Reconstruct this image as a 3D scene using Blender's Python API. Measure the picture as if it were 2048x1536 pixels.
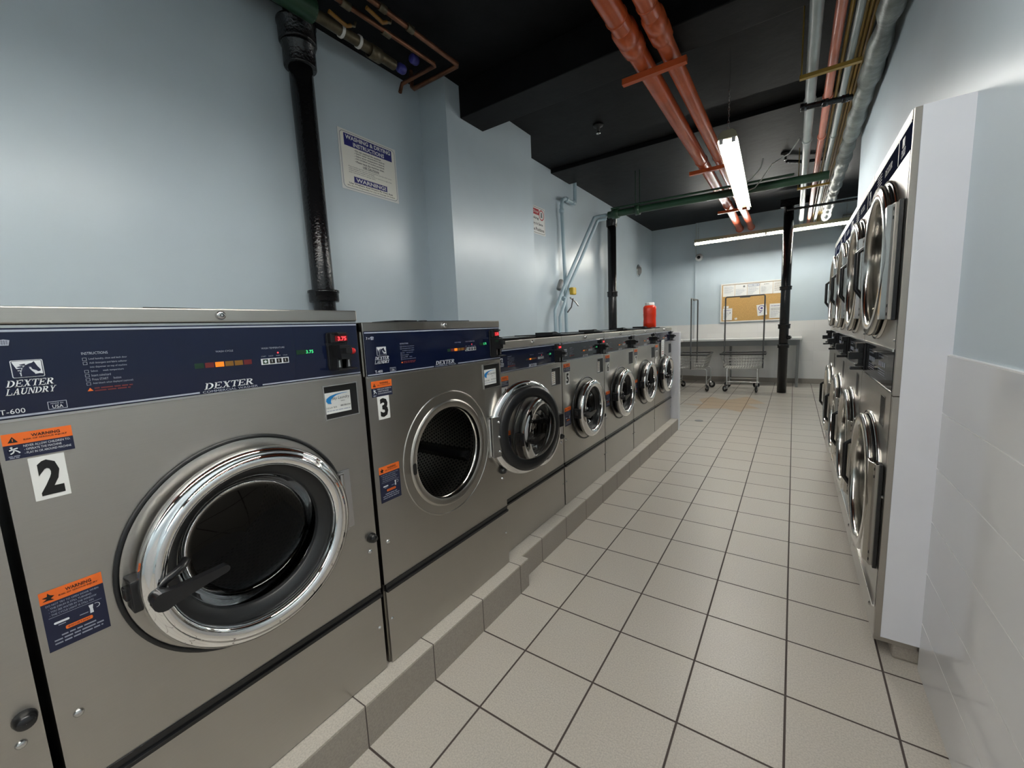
import bpy, math, random
from mathutils import Matrix, Vector, Euler
random.seed(7)
PI = math.pi
for o in list(bpy.data.objects):
    bpy.data.objects.remove(o)
S = bpy.context.scene
COL = S.collection

# ---------------------------------------------------------------- camera, world, exposure
def look(yaw, pitch, roll):
    cy, sy, cp, sp = math.cos(yaw), math.sin(yaw), math.cos(pitch), math.sin(pitch)
    f = Vector((-sy*cp, cy*cp, sp)); r = Vector((cy, sy, 0)); u = r.cross(f)
    c, s = math.cos(roll), math.sin(roll)
    r2 = c*r + s*u; u2 = -s*r + c*u
    return Matrix(((r2.x, u2.x, -f.x), (r2.y, u2.y, -f.y), (r2.z, u2.z, -f.z)))
cam = bpy.data.objects.new('camera', bpy.data.cameras.new('camera'))
COL.objects.link(cam); S.camera = cam
cam.data.sensor_width = 36; cam.data.lens = 821.0/2048*36
cam.data.clip_start = .02
cam.matrix_world = look(.6023, -.1318, -.0444).to_4x4()
cam.location = (0, 0, 1.330)

W = bpy.data.worlds.new('world'); S.world = W; W.use_nodes = True
W.node_tree.nodes['Background'].inputs[0].default_value = (.6, .7, .8, 1)
W.node_tree.nodes['Background'].inputs[1].default_value = .05
S.view_settings.view_transform = 'Standard'; S.view_settings.look = 'None'
S.view_settings.gamma = 1; S.view_settings.use_curve_mapping = False
S.view_settings.exposure = 1.48
TUBE = 30.0           # brightness of the fluorescent tubes

# ---------------------------------------------------------------- materials
def N(nt, t, **kw):
    n = nt.nodes.new(t)
    for k, v in kw.items(): setattr(n, k, v)
    return n
def mth(nt, op, a, b=None, c=None):
    n = N(nt, 'ShaderNodeMath', operation=op)
    for i, v in enumerate((a, b, c)):
        if v is None: continue
        if isinstance(v, (int, float)): n.inputs[i].default_value = v
        else: nt.links.new(v, n.inputs[i])
    return n.outputs[0]
def mixc(nt, f, a, b):
    n = N(nt, 'ShaderNodeMix', data_type='RGBA')
    for i, v in ((0, f), (6, a), (7, b)):
        if isinstance(v, (int, float)): n.inputs[i].default_value = v
        elif isinstance(v, tuple): n.inputs[i].default_value = v + (1,) if len(v) == 3 else v
        else: nt.links.new(v, n.inputs[i])
    return n.outputs[2]
def noise(nt, scale, detail=2, vec=None, rough=.5):
    n = N(nt, 'ShaderNodeTexNoise'); n.inputs['Scale'].default_value = scale
    n.inputs['Detail'].default_value = detail; n.inputs['Roughness'].default_value = rough
    if vec is not None: nt.links.new(vec, n.inputs['Vector'])
    return n.outputs[0]
def objco(nt, scale=(1, 1, 1)):
    t = N(nt, 'ShaderNodeTexCoord'); m = N(nt, 'ShaderNodeMapping')
    m.inputs['Scale'].default_value = scale
    nt.links.new(t.outputs['Object'], m.inputs['Vector'])
    return m.outputs[0]
def ramp(nt, v, lo, hi, a=0., b=1.):
    n = N(nt, 'ShaderNodeMapRange')
    nt.links.new(v, n.inputs[0])
    for i, x in zip((1, 2, 3, 4), (lo, hi, a, b)): n.inputs[i].default_value = x
    return n.outputs[0]
def bump(nt, h, strength=.2, dist=.01):
    n = N(nt, 'ShaderNodeBump'); n.inputs['Strength'].default_value = strength
    n.inputs['Distance'].default_value = dist; nt.links.new(h, n.inputs['Height'])
    return n.outputs[0]
def mat(name, col=(.8, .8, .8), rough=.5, metal=0, spec=.5, coat=0, var=0, vs=6, bmp=0, bs=40, emit=None, es=0, alpha=None):
    m = bpy.data.materials.new(name); m.use_nodes = True
    nt = m.node_tree; b = nt.nodes['Principled BSDF']
    b.inputs['Base Color'].default_value = (*col, 1); b.inputs['Roughness'].default_value = rough
    b.inputs['Metallic'].default_value = metal; b.inputs['Specular IOR Level'].default_value = spec
    b.inputs['Coat Weight'].default_value = coat; b.inputs['Coat Roughness'].default_value = .06
    if var:
        n = noise(nt, vs, 3, objco(nt))
        c = mixc(nt, ramp(nt, n, .3, .7), tuple(x*(1-var) for x in col), tuple(min(1, x*(1+var)) for x in col))
        nt.links.new(c, b.inputs['Base Color'])
    if bmp:
        nt.links.new(bump(nt, noise(nt, bs, 3, objco(nt)), bmp, .01), b.inputs['Normal'])
    if emit:
        b.inputs['Emission Color'].default_value = (*emit, 1); b.inputs['Emission Strength'].default_value = es
    return m
def steel(name, col=(.60, .565, .51), rough=.30, aniso=.75, tangent=(0, 0, 1), scl=(60, 9, 420)):
    m = mat(name, col, rough, 1)
    nt = m.node_tree; b = nt.nodes['Principled BSDF']
    b.inputs['Anisotropic'].default_value = aniso
    t = N(nt, 'ShaderNodeCombineXYZ')
    for i in range(3): t.inputs[i].default_value = tangent[i]
    nt.links.new(t.outputs[0], b.inputs['Tangent'])
    n = noise(nt, 1, 3, objco(nt, scl)); n2 = noise(nt, 3, 3, objco(nt))
    nt.links.new(ramp(nt, n, .2, .8, rough-.02, rough+.03), b.inputs['Roughness'])
    v = mth(nt, 'ADD', mth(nt, 'MULTIPLY', n, .5), mth(nt, 'MULTIPLY', n2, .5))
    nt.links.new(mixc(nt, ramp(nt, v, .3, .7), tuple(x*.96 for x in col), tuple(x*1.03 for x in col)), b.inputs['Base Color'])
    return m
M = {}
M['steel'] = steel('brushed stainless steel', (.47, .452, .42))
M['trimsteel'] = steel('dull steel trim', (.42, .39, .35), .38)
M['tanksteel'] = mat('polished steel', (.62, .60, .56), .16, 1)
M['chrome'] = mat('chrome', (.82, .82, .82), .05, 1)
M['satin'] = mat('satin chrome', (.6, .6, .6), .25, 1)
M['blackplastic'] = mat('black plastic', (.012, .012, .013), .22)
M['blackmatte'] = mat('black matte', (.012, .012, .012), .6)
M['blackpaint'] = mat('glossy black pipe paint', (.008, .008, .009), .16, bmp=.35, bs=60)
M['rubber'] = mat('dark rubber', (.010, .0105, .0115), .38)
M['navy'] = mat('navy acrylic', (.0045, .0085, .030), .10, spec=.5)
M['smoke'] = mat('smoked acrylic', (.012, .013, .018), .08, spec=.6)
M['navyprint'] = mat('navy print', (.009, .013, .042), .4)
M['white'] = mat('white print', (.72, .74, .78), .5)
M['dim'] = mat('dim print', (.30, .32, .40), .5)
M['line'] = mat('grey print', (.38, .41, .50), .4)
M['orange'] = mat('orange label', (.86, .16, .02), .45)
M['redprint'] = mat('red print', (.13, .012, .014), .5)
M['dimorange'] = mat('amber print', (.22, .10, .012), .4)
M['dimgreen'] = mat('green print', (.004, .032, .012), .4)
M['black'] = mat('black print', (.006, .006, .006), .45)
M['paper'] = mat('white label paper', (.80, .80, .78), .5)
M['cream'] = mat('cream sign face', (.90, .88, .80), .4)
M['signblue'] = mat('sign blue', (.02, .02, .18), .4)
M['signred'] = mat('sign red', (.45, .02, .03), .4)
M['skyblue'] = mat('sky blue print', (.01, .22, .58), .4)
M['purple'] = mat('purple print', (.14, .09, .32), .5)
M['ledred'] = mat('red display', (.4, 0, 0), .4, emit=(1, .05, .06), es=.85)
M['ledredback'] = mat('red display glow', (.05, .0, .002), .3, emit=(1, .01, .02), es=.035)
M['ledgreen'] = mat('green display', (.0, .3, .05), .4, emit=(.1, 1, .35), es=.3)
M['ledorange'] = mat('lit orange key', (.6, .15, .0), .4, emit=(1, .22, .02), es=.25)
M['redbutton'] = mat('red button', (.62, .015, .02), .3)
M['orangepipe'] = mat('orange pipe paint', (.56, .105, .032), .25, var=.12, vs=5, bmp=.1)
M['salmon'] = mat('salmon pipe paint', (.62, .20, .13), .3, var=.1)
M['yellowpipe'] = mat('ochre pipe paint', (.36, .23, .045), .35, var=.12)
M['greypipe'] = mat('grey pipe paint', (.36, .40, .39), .3, var=.1)
M['greenpipe'] = mat('dark green pipe paint', (.02, .055, .03), .3, var=.15)
M['copper'] = mat('copper', (.20, .085, .045), .38, .7, var=.3, vs=14)
M['brass'] = mat('tarnished brass', (.13, .105, .065), .45, .6, var=.3, vs=20)
M['bluefit'] = mat('blue fitting', (.05, .05, .28), .4)
M['yellowvalve'] = mat('yellow valve', (.62, .42, .03), .4)
M['insul'] = mat('silver pipe wrap', (.17, .19, .18), .42, .25, var=.4, vs=9, bmp=.9, bs=16)
M['jug'] = mat('orange red plastic', (.72, .035, .008), .25)
M['cork'] = mat('cork', (.56, .34, .12), .8, var=.12, vs=60)
M['alu'] = mat('aluminium', (.74, .72, .68), .4, .1)
M['laminate'] = mat('pale laminate', (.82, .82, .80), .3)
M['tablegrey'] = mat('grey steel', (.19, .195, .195), .45)
M['darkgrey'] = mat('dark grey steel', (.05, .05, .05), .5)
M['drumback'] = mat('dark drum back', (.16, .155, .145), .4, .9)
M['navyheader'] = mat('navy header film', (.004, .007, .026), .5, spec=.02); M['navyheader'].node_tree.nodes['Principled BSDF'].inputs['IOR'].default_value = 1.03
M['wire'] = mat('chromed wire', (.52, .52, .50), .28, .8)
M['reflector'] = mat('darkened reflector', (.05, .045, .025), .5)  # darkened so the lit underside stays dimmer than the tubes
M['tubeback'] = mat('fluorescent tube at the back', (1, 1, .95), .4, emit=(1, .99, .93), es=TUBE*1.8)
M['post'] = mat('dull steel post', (.14, .14, .14), .4, .5)
M['whitemetal'] = mat('white enamel', (.34, .325, .22), .45)
M['whiteplastic'] = mat('white plastic', (.74, .75, .74), .4)
M['cable'] = mat('white cable', (.5, .5, .47), .5)
M['tube'] = mat('fluorescent tube', (1, 1, .95), .4, emit=(1, .985, .945), es=TUBE)
M['whitepanel'] = mat('white painted panel', (.72, .735, .79), .22, var=.02)
M['bluepaint'] = mat('sky blue wall paint', (.535, .62, .675), .31, spec=.45, var=.025, vs=3, bmp=.06, bs=7)
M['pipeblue'] = mat('wall blue pipe paint', (.40, .52, .58), .35)
M['ceil'] = mat('black ceiling paint', (.006, .006, .0065), .55, spec=.16, var=.4, vs=5, bmp=.25, bs=9)
def tint_glass(nm, tv):
    m = bpy.data.materials.new(nm); m.use_nodes = True
    nt = m.node_tree; nt.nodes.clear()
    o = N(nt, 'ShaderNodeOutputMaterial'); mx = N(nt, 'ShaderNodeMixShader')
    t = N(nt, 'ShaderNodeBsdfTransparent'); t.inputs[0].default_value = (tv, tv, tv, 1)
    g = N(nt, 'ShaderNodeBsdfGlossy'); g.inputs['Roughness'].default_value = .01
    f = N(nt, 'ShaderNodeFresnel'); f.inputs[0].default_value = 1.42
    nt.links.new(mth(nt, 'MULTIPLY', f.outputs[0], .6 if tv < .5 else .9), mx.inputs[0]); nt.links.new(t.outputs[0], mx.inputs[1]); nt.links.new(g.outputs[0], mx.inputs[2])
    nt.links.new(mx.outputs[0], o.inputs[0]); return m
M['glass'] = tint_glass('dark door glass', .05); M['clearglass'] = tint_glass('clear door glass', .72)
def perforated():
    m = mat('perforated drum steel', (.30, .29, .27), .32, 1)
    nt = m.node_tree; b = nt.nodes['Principled BSDF']
    uv = N(nt, 'ShaderNodeUVMap'); sp = N(nt, 'ShaderNodeSeparateXYZ'); nt.links.new(uv.outputs[0], sp.inputs[0])
    ds = []
    for off in (0, .5):
        fx = mth(nt, 'SUBTRACT', mth(nt, 'FRACT', mth(nt, 'ADD', mth(nt, 'MULTIPLY', sp.outputs[0], 1/.018), off)), .5)
        fy = mth(nt, 'MULTIPLY', mth(nt, 'SUBTRACT', mth(nt, 'FRACT', mth(nt, 'ADD', mth(nt, 'MULTIPLY', sp.outputs[1], 1/.031), off)), .5), 1.72)
        ds.append(mth(nt, 'SQRT', mth(nt, 'ADD', mth(nt, 'MULTIPLY', fx, fx), mth(nt, 'MULTIPLY', fy, fy))))
    h = mth(nt, 'LESS_THAN', mth(nt, 'MINIMUM', ds[0], ds[1]), .27)
    nt.links.new(mixc(nt, h, (.55, .53, .49), (.004, .004, .004)), b.inputs['Base Color'])
    nt.links.new(mth(nt, 'SUBTRACT', 1., h), b.inputs['Metallic'])
    return m
M['perf'] = perforated()
def grid_mat(name, col, grout, axes, pitch, off, gw, rough, speck=0, spec=.5, groutbump=.3, coat=0):
    """tiles laid out in world metres along two axes"""
    m = mat(name, col, rough, spec=spec, coat=coat); nt = m.node_tree; b = nt.nodes['Principled BSDF']
    g = N(nt, 'ShaderNodeNewGeometry'); sp = N(nt, 'ShaderNodeSeparateXYZ'); nt.links.new(g.outputs['Position'], sp.inputs[0])
    masks = []; cells = []
    for a, p, o, w in zip(axes, pitch, off, gw):
        t = mth(nt, 'DIVIDE', mth(nt, 'SUBTRACT', sp.outputs[a], o), p)
        d = mth(nt, 'MULTIPLY', mth(nt, 'ABSOLUTE', mth(nt, 'SUBTRACT', mth(nt, 'FRACT', mth(nt, 'ADD', t, .5)), .5)), p)
        masks.append(ramp(nt, d, w*.4, w*.62, 1, 0))
        cells.append(mth(nt, 'FLOOR', t))
    gm = masks[0] if len(masks) == 1 else mth(nt, 'MAXIMUM', masks[0], masks[1])
    cv = N(nt, 'ShaderNodeCombineXYZ')
    for i, c in enumerate(cells): nt.links.new(c, cv.inputs[i])
    wn = N(nt, 'ShaderNodeTexWhiteNoise'); nt.links.new(cv.outputs[0], wn.inputs[0])
    base = mixc(nt, wn.outputs[0], tuple(x*.965 for x in col), tuple(x*1.03 for x in col))
    if speck:
        s1 = noise(nt, 190, 2, g.outputs['Position']); s2 = noise(nt, 5, 3, g.outputs['Position'])
        base = mixc(nt, ramp(nt, s1, .35, .68, 0, speck), base, tuple(x*.55 for x in col))
        base = mixc(nt, ramp(nt, s2, .35, .7, 0, .22), base, tuple(x*f for x, f in zip(col, (.9, .86, .8))))
    nt.links.new(mixc(nt, gm, base, grout), b.inputs['Base Color'])
    nt.links.new(mth(nt, 'ADD', rough, mth(nt, 'MULTIPLY', gm, .35)), b.inputs['Roughness'])
    nt.links.new(bump(nt, mth(nt, 'SUBTRACT', 1., gm), groutbump, .002), b.inputs['Normal'])
    return m
FX, FY, FP, FQ = -.87477, .97902, .30, .304407
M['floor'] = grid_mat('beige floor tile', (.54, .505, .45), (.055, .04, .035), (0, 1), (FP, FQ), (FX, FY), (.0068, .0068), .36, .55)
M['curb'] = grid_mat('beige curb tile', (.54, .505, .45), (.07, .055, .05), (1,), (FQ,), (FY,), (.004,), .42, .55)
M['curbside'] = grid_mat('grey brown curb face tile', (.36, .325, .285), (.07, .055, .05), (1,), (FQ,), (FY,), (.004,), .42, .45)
M['tile'] = grid_mat('white wall tile', (.72, .73, .75), (.82, .82, .82), (2, 1), (.198, 2.6), (.19, -1.6), (.004, .003), .10, 0, .5, .15)
M['backtile'] = grid_mat('white back tile', (.80, .79, .775), (.70, .70, .69), (2, 0), (.198, .32), (.06, .02), (.004, .004), .2, 0, .5, .15)
M['floorpatch'] = grid_mat('orange tinted floor tile', (.55, .42, .285), (.09, .06, .04), (0, 1), (FP, FQ), (FX, FY), (.0068, .0068), .36, .55)
# ---------------------------------------------------------------- mesh builder
class MB:
    def __init__(s, m=None):
        s.v = []; s.f = []; s.mi = []; s.sm = []; s.uv = []; s.mats = []; s.m = m or Matrix.Identity(4); s.has_uv = False
    def mid(s, k):
        if k not in s.mats: s.mats.append(k)
        return s.mats.index(k)
    def add(s, vs, fs, k, smooth=False, uvs=None):
        n = len(s.v); i = s.mid(k)
        s.v += [tuple(s.m @ Vector(p)) for p in vs]
        for f in fs:
            s.f.append([n+a for a in f]); s.mi.append(i); s.sm.append(smooth)
            s.uv.append([uvs[a] for a in f] if uvs else None)
        if uvs: s.has_uv = True
        return s
    def box(s, a, b, k):
        x0, y0, z0 = a; x1, y1, z1 = b
        v = [(x0, y0, z0), (x1, y0, z0), (x1, y1, z0), (x0, y1, z0), (x0, y0, z1), (x1, y0, z1), (x1, y1, z1), (x0, y1, z1)]
        return s.add(v, [(3, 2, 1, 0), (4, 5, 6, 7), (0, 1, 5, 4), (1, 2, 6, 5), (2, 3, 7, 6), (3, 0, 4, 7)], k)
    def rect(s, y0, z0, y1, z1, k, x=0.):            # decal facing +x
        return s.add([(x, y0, z0), (x, y1, z0), (x, y1, z1), (x, y0, z1)], [(0, 1, 2, 3)], k)
    def poly(s, pts, k, x=0.):                       # decal polygon (y,z) facing +x
        a = sum(p[0]*q[1]-q[0]*p[1] for p, q in zip(pts, pts[1:]+pts[:1]))
        if a < 0: pts = pts[::-1]
        return s.add([(x, y, z) for y, z in pts], [tuple(range(len(pts)))], k)
    def frame(s, y0, z0, y1, z1, t, k, x=0.):
        s.rect(y0, z0, y1, z0+t, k, x); s.rect(y0, z1-t, y1, z1, k, x)
        s.rect(y0, z0+t, y0+t, z1-t, k, x); s.rect(y1-t, z0+t, y1, z1-t, k, x); return s
    def rrect(s, y0, z0, y1, z1, r, k, x=0., n=5):
        pts = []
        for cy, cz, a0 in ((y1-r, z1-r, 0), (y0+r, z1-r, 90), (y0+r, z0+r, 180), (y1-r, z0+r, 270)):
            for i in range(n+1):
                a = math.radians(a0+90*i/n); pts.append((cy+r*math.cos(a), cz+r*math.sin(a)))
        return s.poly(pts, k, x)
    def disc(s, cy, cz, r, k, x=0., n=28):
        return s.poly([(cy+r*math.cos(2*PI*i/n), cz+r*math.sin(2*PI*i/n)) for i in range(n)], k, x)
    def ringdecal(s, cy, cz, r0, r1, k, x=0., n=32):
        vs = []; fs = []
        for i in range(n):
            a = 2*PI*i/n; c, d = math.cos(a), math.sin(a)
            vs += [(x, cy+r0*c, cz+r0*d), (x, cy+r1*c, cz+r1*d)]
            j = (i+1) % n; fs.append((2*i, 2*i+1, 2*j+1, 2*j))
        return s.add(vs, fs, k)
    def prism(s, pts, x0, x1, k, smooth=False):      # (y,z) outline extruded along x
        a = sum(p[0]*q[1]-q[0]*p[1] for p, q in zip(pts, pts[1:]+pts[:1]))
        if a < 0: pts = pts[::-1]
        n = len(pts)
        v = [(x0, y, z) for y, z in pts]+[(x1, y, z) for y, z in pts]
        s.add(v, [tuple(range(n))[::-1], tuple(range(n, 2*n))], k)
        return s.add(v, [(i, (i+1) % n, n+(i+1) % n, n+i) for i in range(n)], k, smooth)
    def prism_z(s, pts, z0, z1, k):                  # (x,y) outline extruded along z
        a = sum(p[0]*q[1]-q[0]*p[1] for p, q in zip(pts, pts[1:]+pts[:1]))
        if a < 0: pts = pts[::-1]
        n = len(pts); v = [(x, y, z0) for x, y in pts]+[(x, y, z1) for x, y in pts]
        return s.add(v, [tuple(range(n))[::-1], tuple(range(n, 2*n))]+[(i, (i+1) % n, n+(i+1) % n, n+i) for i in range(n)], k)
    def prism_y(s, pts, y0, y1, k):                  # (x,z) outline extruded along y
        n = len(pts)
        v = [(x, y0, z) for x, z in pts]+[(x, y1, z) for x, z in pts]
        a = sum(p[0]*q[1]-q[0]*p[1] for p, q in zip(pts, pts[1:]+pts[:1]))
        fs = [tuple(range(n)), tuple(range(n, 2*n))[::-1]]+[(i, n+i, n+(i+1) % n, (i+1) % n) for i in range(n)]
        if a < 0: fs = [f[::-1] for f in fs]
        return s.add(v, fs, k)
    def lathe(s, prof, k, c=(0, 0, 0), axis='x', n=64, smooth=True, closed=False, uvs=False):
        """prof: list of (radius, along-axis)"""
        vs = []; uv = []; fs = []; m = len(prof); L = [0]
        for a, b in zip(prof, prof[1:]): L.append(L[-1]+math.hypot(a[0]-b[0], a[1]-b[1]))
        for i in range(n+1):
            a = 2*PI*i/n; ca, sa = math.cos(a), math.sin(a)
            for j, (r, h) in enumerate(prof):
                p = (h, r*ca, r*sa) if axis == 'x' else ((r*ca, r*sa, h) if axis == 'z' else (r*sa, h, r*ca))
                vs.append((p[0]+c[0], p[1]+c[1], p[2]+c[2])); uv.append((a*max(q[0] for q in prof), L[j]))
        if not uvs: vs = vs[:n*m]
        for i in range(n):
            i2 = i+1 if uvs else (i+1) % n
            for j in range(m if closed else m-1):
                j2 = (j+1) % m
                fs.append((i*m+j, i*m+j2, i2*m+j2, i2*m+j))
        return s.add(vs, fs, k, smooth, uv if uvs else None)
    def tube(s, path, r, k, n=10, closed=False, caps=True, smooth=True):
        P = [Vector(p) for p in path]; m = len(P); vs = []; fs = []
        rs = r if isinstance(r, (list, tuple)) else [r]*m
        up = None
        for i, p in enumerate(P):
            if closed: t = P[(i+1) % m]-P[i-1]
            else: t = P[min(i+1, m-1)]-P[max(i-1, 0)]
            t.normalize()
            if up is None:
                up = Vector((0, 0, 1)) if abs(t.z) < .9 else Vector((1, 0, 0))
            a = t.cross(up); a.normalize(); b = a.cross(t); b.normalize(); up = b
            sc = 1
            if 0 < i < m-1 and not closed:
                d = (P[i]-P[i-1]).normalized().dot((P[i+1]-P[i]).normalized()); sc = 1/max(.5, math.sqrt((1+d)/2))
            for j in range(n):
                q = 2*PI*j/n; vs.append(p+(a*math.cos(q)+b*math.sin(q))*rs[i]*(sc if False else 1))
        for i in range(m if closed else m-1):
            i2 = (i+1) % m
            for j in range(n): fs.append((i*n+j, i2*n+j, i2*n+(j+1) % n, i*n+(j+1) % n))
        s.add(vs, fs, k, smooth)
        if caps and not closed: s.add(vs, [tuple(range(n)), tuple(range((m-1)*n, m*n))[::-1]], k)
        return s
    def ball(s, c, r, k, n=12, sc=(1, 1, 1)):
        vs = []; fs = []
        for i in range(n+1):
            t = PI*i/n
            for j in range(2*n):
                p = PI*j/n; vs.append((c[0]+sc[0]*r*math.sin(t)*math.cos(p), c[1]+sc[1]*r*math.sin(t)*math.sin(p), c[2]+sc[2]*r*math.cos(t)))
        for i in range(n):
            for j in range(2*n): fs.append((i*2*n+j, (i+1)*2*n+j, (i+1)*2*n+(j+1) % (2*n), i*2*n+(j+1) % (2*n)))
        return s.add(vs, fs, k, True)
    def holeplate(s, y0, z0, y1, z1, cy, cz, r, k, x=0., n=96, depth=0):
        angs = sorted(set([2*PI*i/n for i in range(n)]+[math.atan2(z-cz, y-cy) % (2*PI) for y in (y0, y1) for z in (z0, z1)]))
        vs = []; m = len(angs)
        for a in angs:
            c, d = math.cos(a), math.sin(a); t = 1e9
            if c > 1e-9: t = min(t, (y1-cy)/c)
            if c < -1e-9: t = min(t, (y0-cy)/c)
            if d > 1e-9: t = min(t, (z1-cz)/d)
            if d < -1e-9: t = min(t, (z0-cz)/d)
            vs += [(x, cy+r*c, cz+r*d), (x, cy+t*c, cz+t*d)]
        s.add(vs, [(2*i, 2*i+1, 2*((i+1) % m)+1, 2*((i+1) % m)) for i in range(m)], k)
        if depth:
            v2 = []
            for a in angs: v2 += [(x, cy+r*math.cos(a), cz+r*math.sin(a)), (x-depth, cy+r*math.cos(a), cz+r*math.sin(a))]
            s.add(v2, [(2*i+1, 2*i, 2*((i+1) % m), 2*((i+1) % m)+1) for i in range(m)], k, True)
        return s
    def text(s, t, y, z, w, h, k, x=0., shear=0., bold=0.):
        vs, fs = glyphs(t, bold)
        s.add([(x, y+a*w+shear*b*h, z+b*h) for a, b in vs], fs, k); return s
    def serif(s, t, y, z, w, h, k, x=0., shear=.28):
        cur = 0; adv = [SERIF[c][0] for c in t]; tot = sum(adv)
        for c, a in zip(t, adv):
            for poly in SERIF[c][1]:
                s.poly([(y+((cur+p*a*.96)/tot)*w+shear*q*h, z+q*h) for p, q in poly], k, x)
            cur += a
        return s
    def scribble(s, y, z, w, h, k, x=0., seed=0):     # a line of print too small to read: word-long dashes
        rr = random.Random(seed*7919+int(y*1e4)+int(z*1e4)); p = 0
        while p < w:
            l = min(rr.uniform(1.6, 5)*h, w-p); s.rect(y+p, z, y+p+l, z+h*.72, k, x); p += l+h*.55
        return s
    def build(s, name, parent=None, loc=None, rot=None, bevel=0, sub=0):
        me = bpy.data.meshes.new(name)
        me.from_pydata(s.v, [], s.f)
        for k in s.mats: me.materials.append(M[k])
        me.polygons.foreach_set('material_index', s.mi); me.polygons.foreach_set('use_smooth', s.sm)
        if s.has_uv:
            l = me.uv_layers.new(name='UVMap'); i = 0
            for f, u in zip(s.f, s.uv):
                for q in range(len(f)):
                    l.data[i].uv = u[q] if u else (0, 0); i += 1
        me.update()
        o = bpy.data.objects.new(name, me); COL.objects.link(o)
        if parent: o.parent = parent
        if loc: o.location = loc
        if rot: o.rotation_euler = rot
        if bevel:
            b = o.modifiers.new('bevel', 'BEVEL'); b.width = bevel; b.segments = 2; b.limit_method = 'ANGLE'; b.angle_limit = .6
        if sub:
            b = o.modifiers.new('sub', 'SUBSURF'); b.levels = b.render_levels = sub
        return o
GC = {}
def glyphs(t, bold=0.):
    key = (t, bold)
    if key in GC: return GC[key]
    c = bpy.data.curves.new('g', 'FONT'); c.body = t; c.resolution_u = 2; c.offset = bold; c.fill_mode = 'FRONT'
    o = bpy.data.objects.new('g', c); COL.objects.link(o)
    me = bpy.data.meshes.new_from_object(o.evaluated_get(bpy.context.evaluated_depsgraph_get()))
    vs = [(v.co.x, v.co.y) for v in me.vertices]; fs = [tuple(p.vertices) for p in me.polygons]
    x0, x1 = min(v[0] for v in vs), max(v[0] for v in vs); y0, y1 = min(v[1] for v in vs), max(v[1] for v in vs)
    vs = [((a-x0)/(x1-x0), (b-y0)/(y1-y0)) for a, b in vs]
    out = []
    for f in fs:
        a = sum(vs[p][0]*vs[q][1]-vs[q][0]*vs[p][1] for p, q in zip(f, f[1:]+f[:1]))
        out.append(f if a > 0 else f[::-1])
    bpy.data.objects.remove(o); bpy.data.curves.remove(c); bpy.data.meshes.remove(me)
    GC[key] = (vs, out); return GC[key]
def R4(x0, y0, x1, y1): return [(x0, y0), (x1, y0), (x1, y1), (x0, y1)]
def arcband(cx, cy, rx0, ry0, rx1, ry1, a0, a1, n=8):
    o = [(cx+rx1*math.cos(math.radians(a0+(a1-a0)*i/n)), cy+ry1*math.sin(math.radians(a0+(a1-a0)*i/n))) for i in range(n+1)]
    q = [(cx+rx0*math.cos(math.radians(a0+(a1-a0)*i/n)), cy+ry0*math.sin(math.radians(a0+(a1-a0)*i/n))) for i in range(n+1)]
    return [[o[i], o[i+1], q[i+1], q[i]] for i in range(n)]
st = lambda x: [R4(x, 0, x+.2, 1), R4(x-.1, 0, x+.3, .09), R4(x-.1, .91, x+.3, 1)]
SERIF = {
 'D': (1.05, st(.1)+arcband(.3, .5, .42, .41, .65, .5, -90, 90)),
 'E': (.95, st(.1)+[R4(.1, .9, .9, 1), R4(.82, .72, .9, 1), R4(.1, 0, .95, .1), R4(.87, 0, .95, .3), R4(.3, .46, .66, .55), R4(.6, .34, .66, .67)]),
 'X': (1.0, [[(.08, 1), (.34, 1), (.94, 0), (.68, 0)], [(.76, 1), (.88, 1), (.26, 0), (.14, 0)], R4(0, .92, .42, 1), R4(.66, .92, 1, 1), R4(0, 0, .38, .08), R4(.58, 0, 1, .08)]),
 'T': (.95, [R4(.4, 0, .6, 1), R4(.28, 0, .72, .09), R4(.02, .9, .98, 1), R4(.02, .7, .1, 1), R4(.9, .7, .98, 1)]),
 'R': (1.05, st(.1)+arcband(.3, .73, .3, .17, .52, .27, -90, 90)+[[(.36, .48), (.58, .5), (1.0, 0), (.74, 0)], R4(.7, 0, 1.02, .08)]),
 'L': (.9, st(.1)+[R4(.1, 0, .95, .1), R4(.87, 0, .95, .34)]),
 'A': (1.05, [[(.12, 0), (.22, 0), (.56, 1), (.46, 1)], [(.46, 1), (.62, 1), (.95, 0), (.7, 0)], R4(.28, .3, .76, .38), R4(0, 0, .34, .08), R4(.6, 0, 1.02, .08)]),
 'U': (1.05, [R4(.12, .3, .32, 1), R4(.76, .3, .86, 1), R4(.02, .91, .42, 1), R4(.64, .91, .98, 1)]+arcband(.49, .32, .2, .2, .37, .33, 180, 360)),
 'N': (1.05, [R4(.12, 0, .22, 1), R4(.8, 0, .9, 1), [(.12, 1), (.36, 1), (.9, 0), (.74, 0)], R4(0, 0, .36, .08), R4(.66, .92, 1, 1), R4(0, .92, .3, 1)]),
 'Y': (1.0, [R4(.4, 0, .6, .5), R4(.28, 0, .72, .08), [(.04, 1), (.28, 1), (.6, .45), (.4, .45)], [(.78, 1), (.88, 1), (.6, .45), (.48, .45)], R4(0, .92, .38, 1), R4(.66, .92, 1, 1)]),
}
def tag(o, label=None, cat=None, group=None, kind=None):
    if label: o['label'] = label
    if cat: o['category'] = cat
    if group: o['group'] = group
    if kind: o['kind'] = kind
    return o
def thing(name, label, cat, loc=(0, 0, 0), rz=0, group=None):
    o = bpy.data.objects.new(name, None); COL.objects.link(o); o.empty_display_size = .1
    o.location = loc; o.rotation_euler = (0, 0, rz)
    return tag(o, label, cat, group)
def struct(name, mb, **kw):
    return tag(mb.build(name, **kw), kind='structure')

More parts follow.
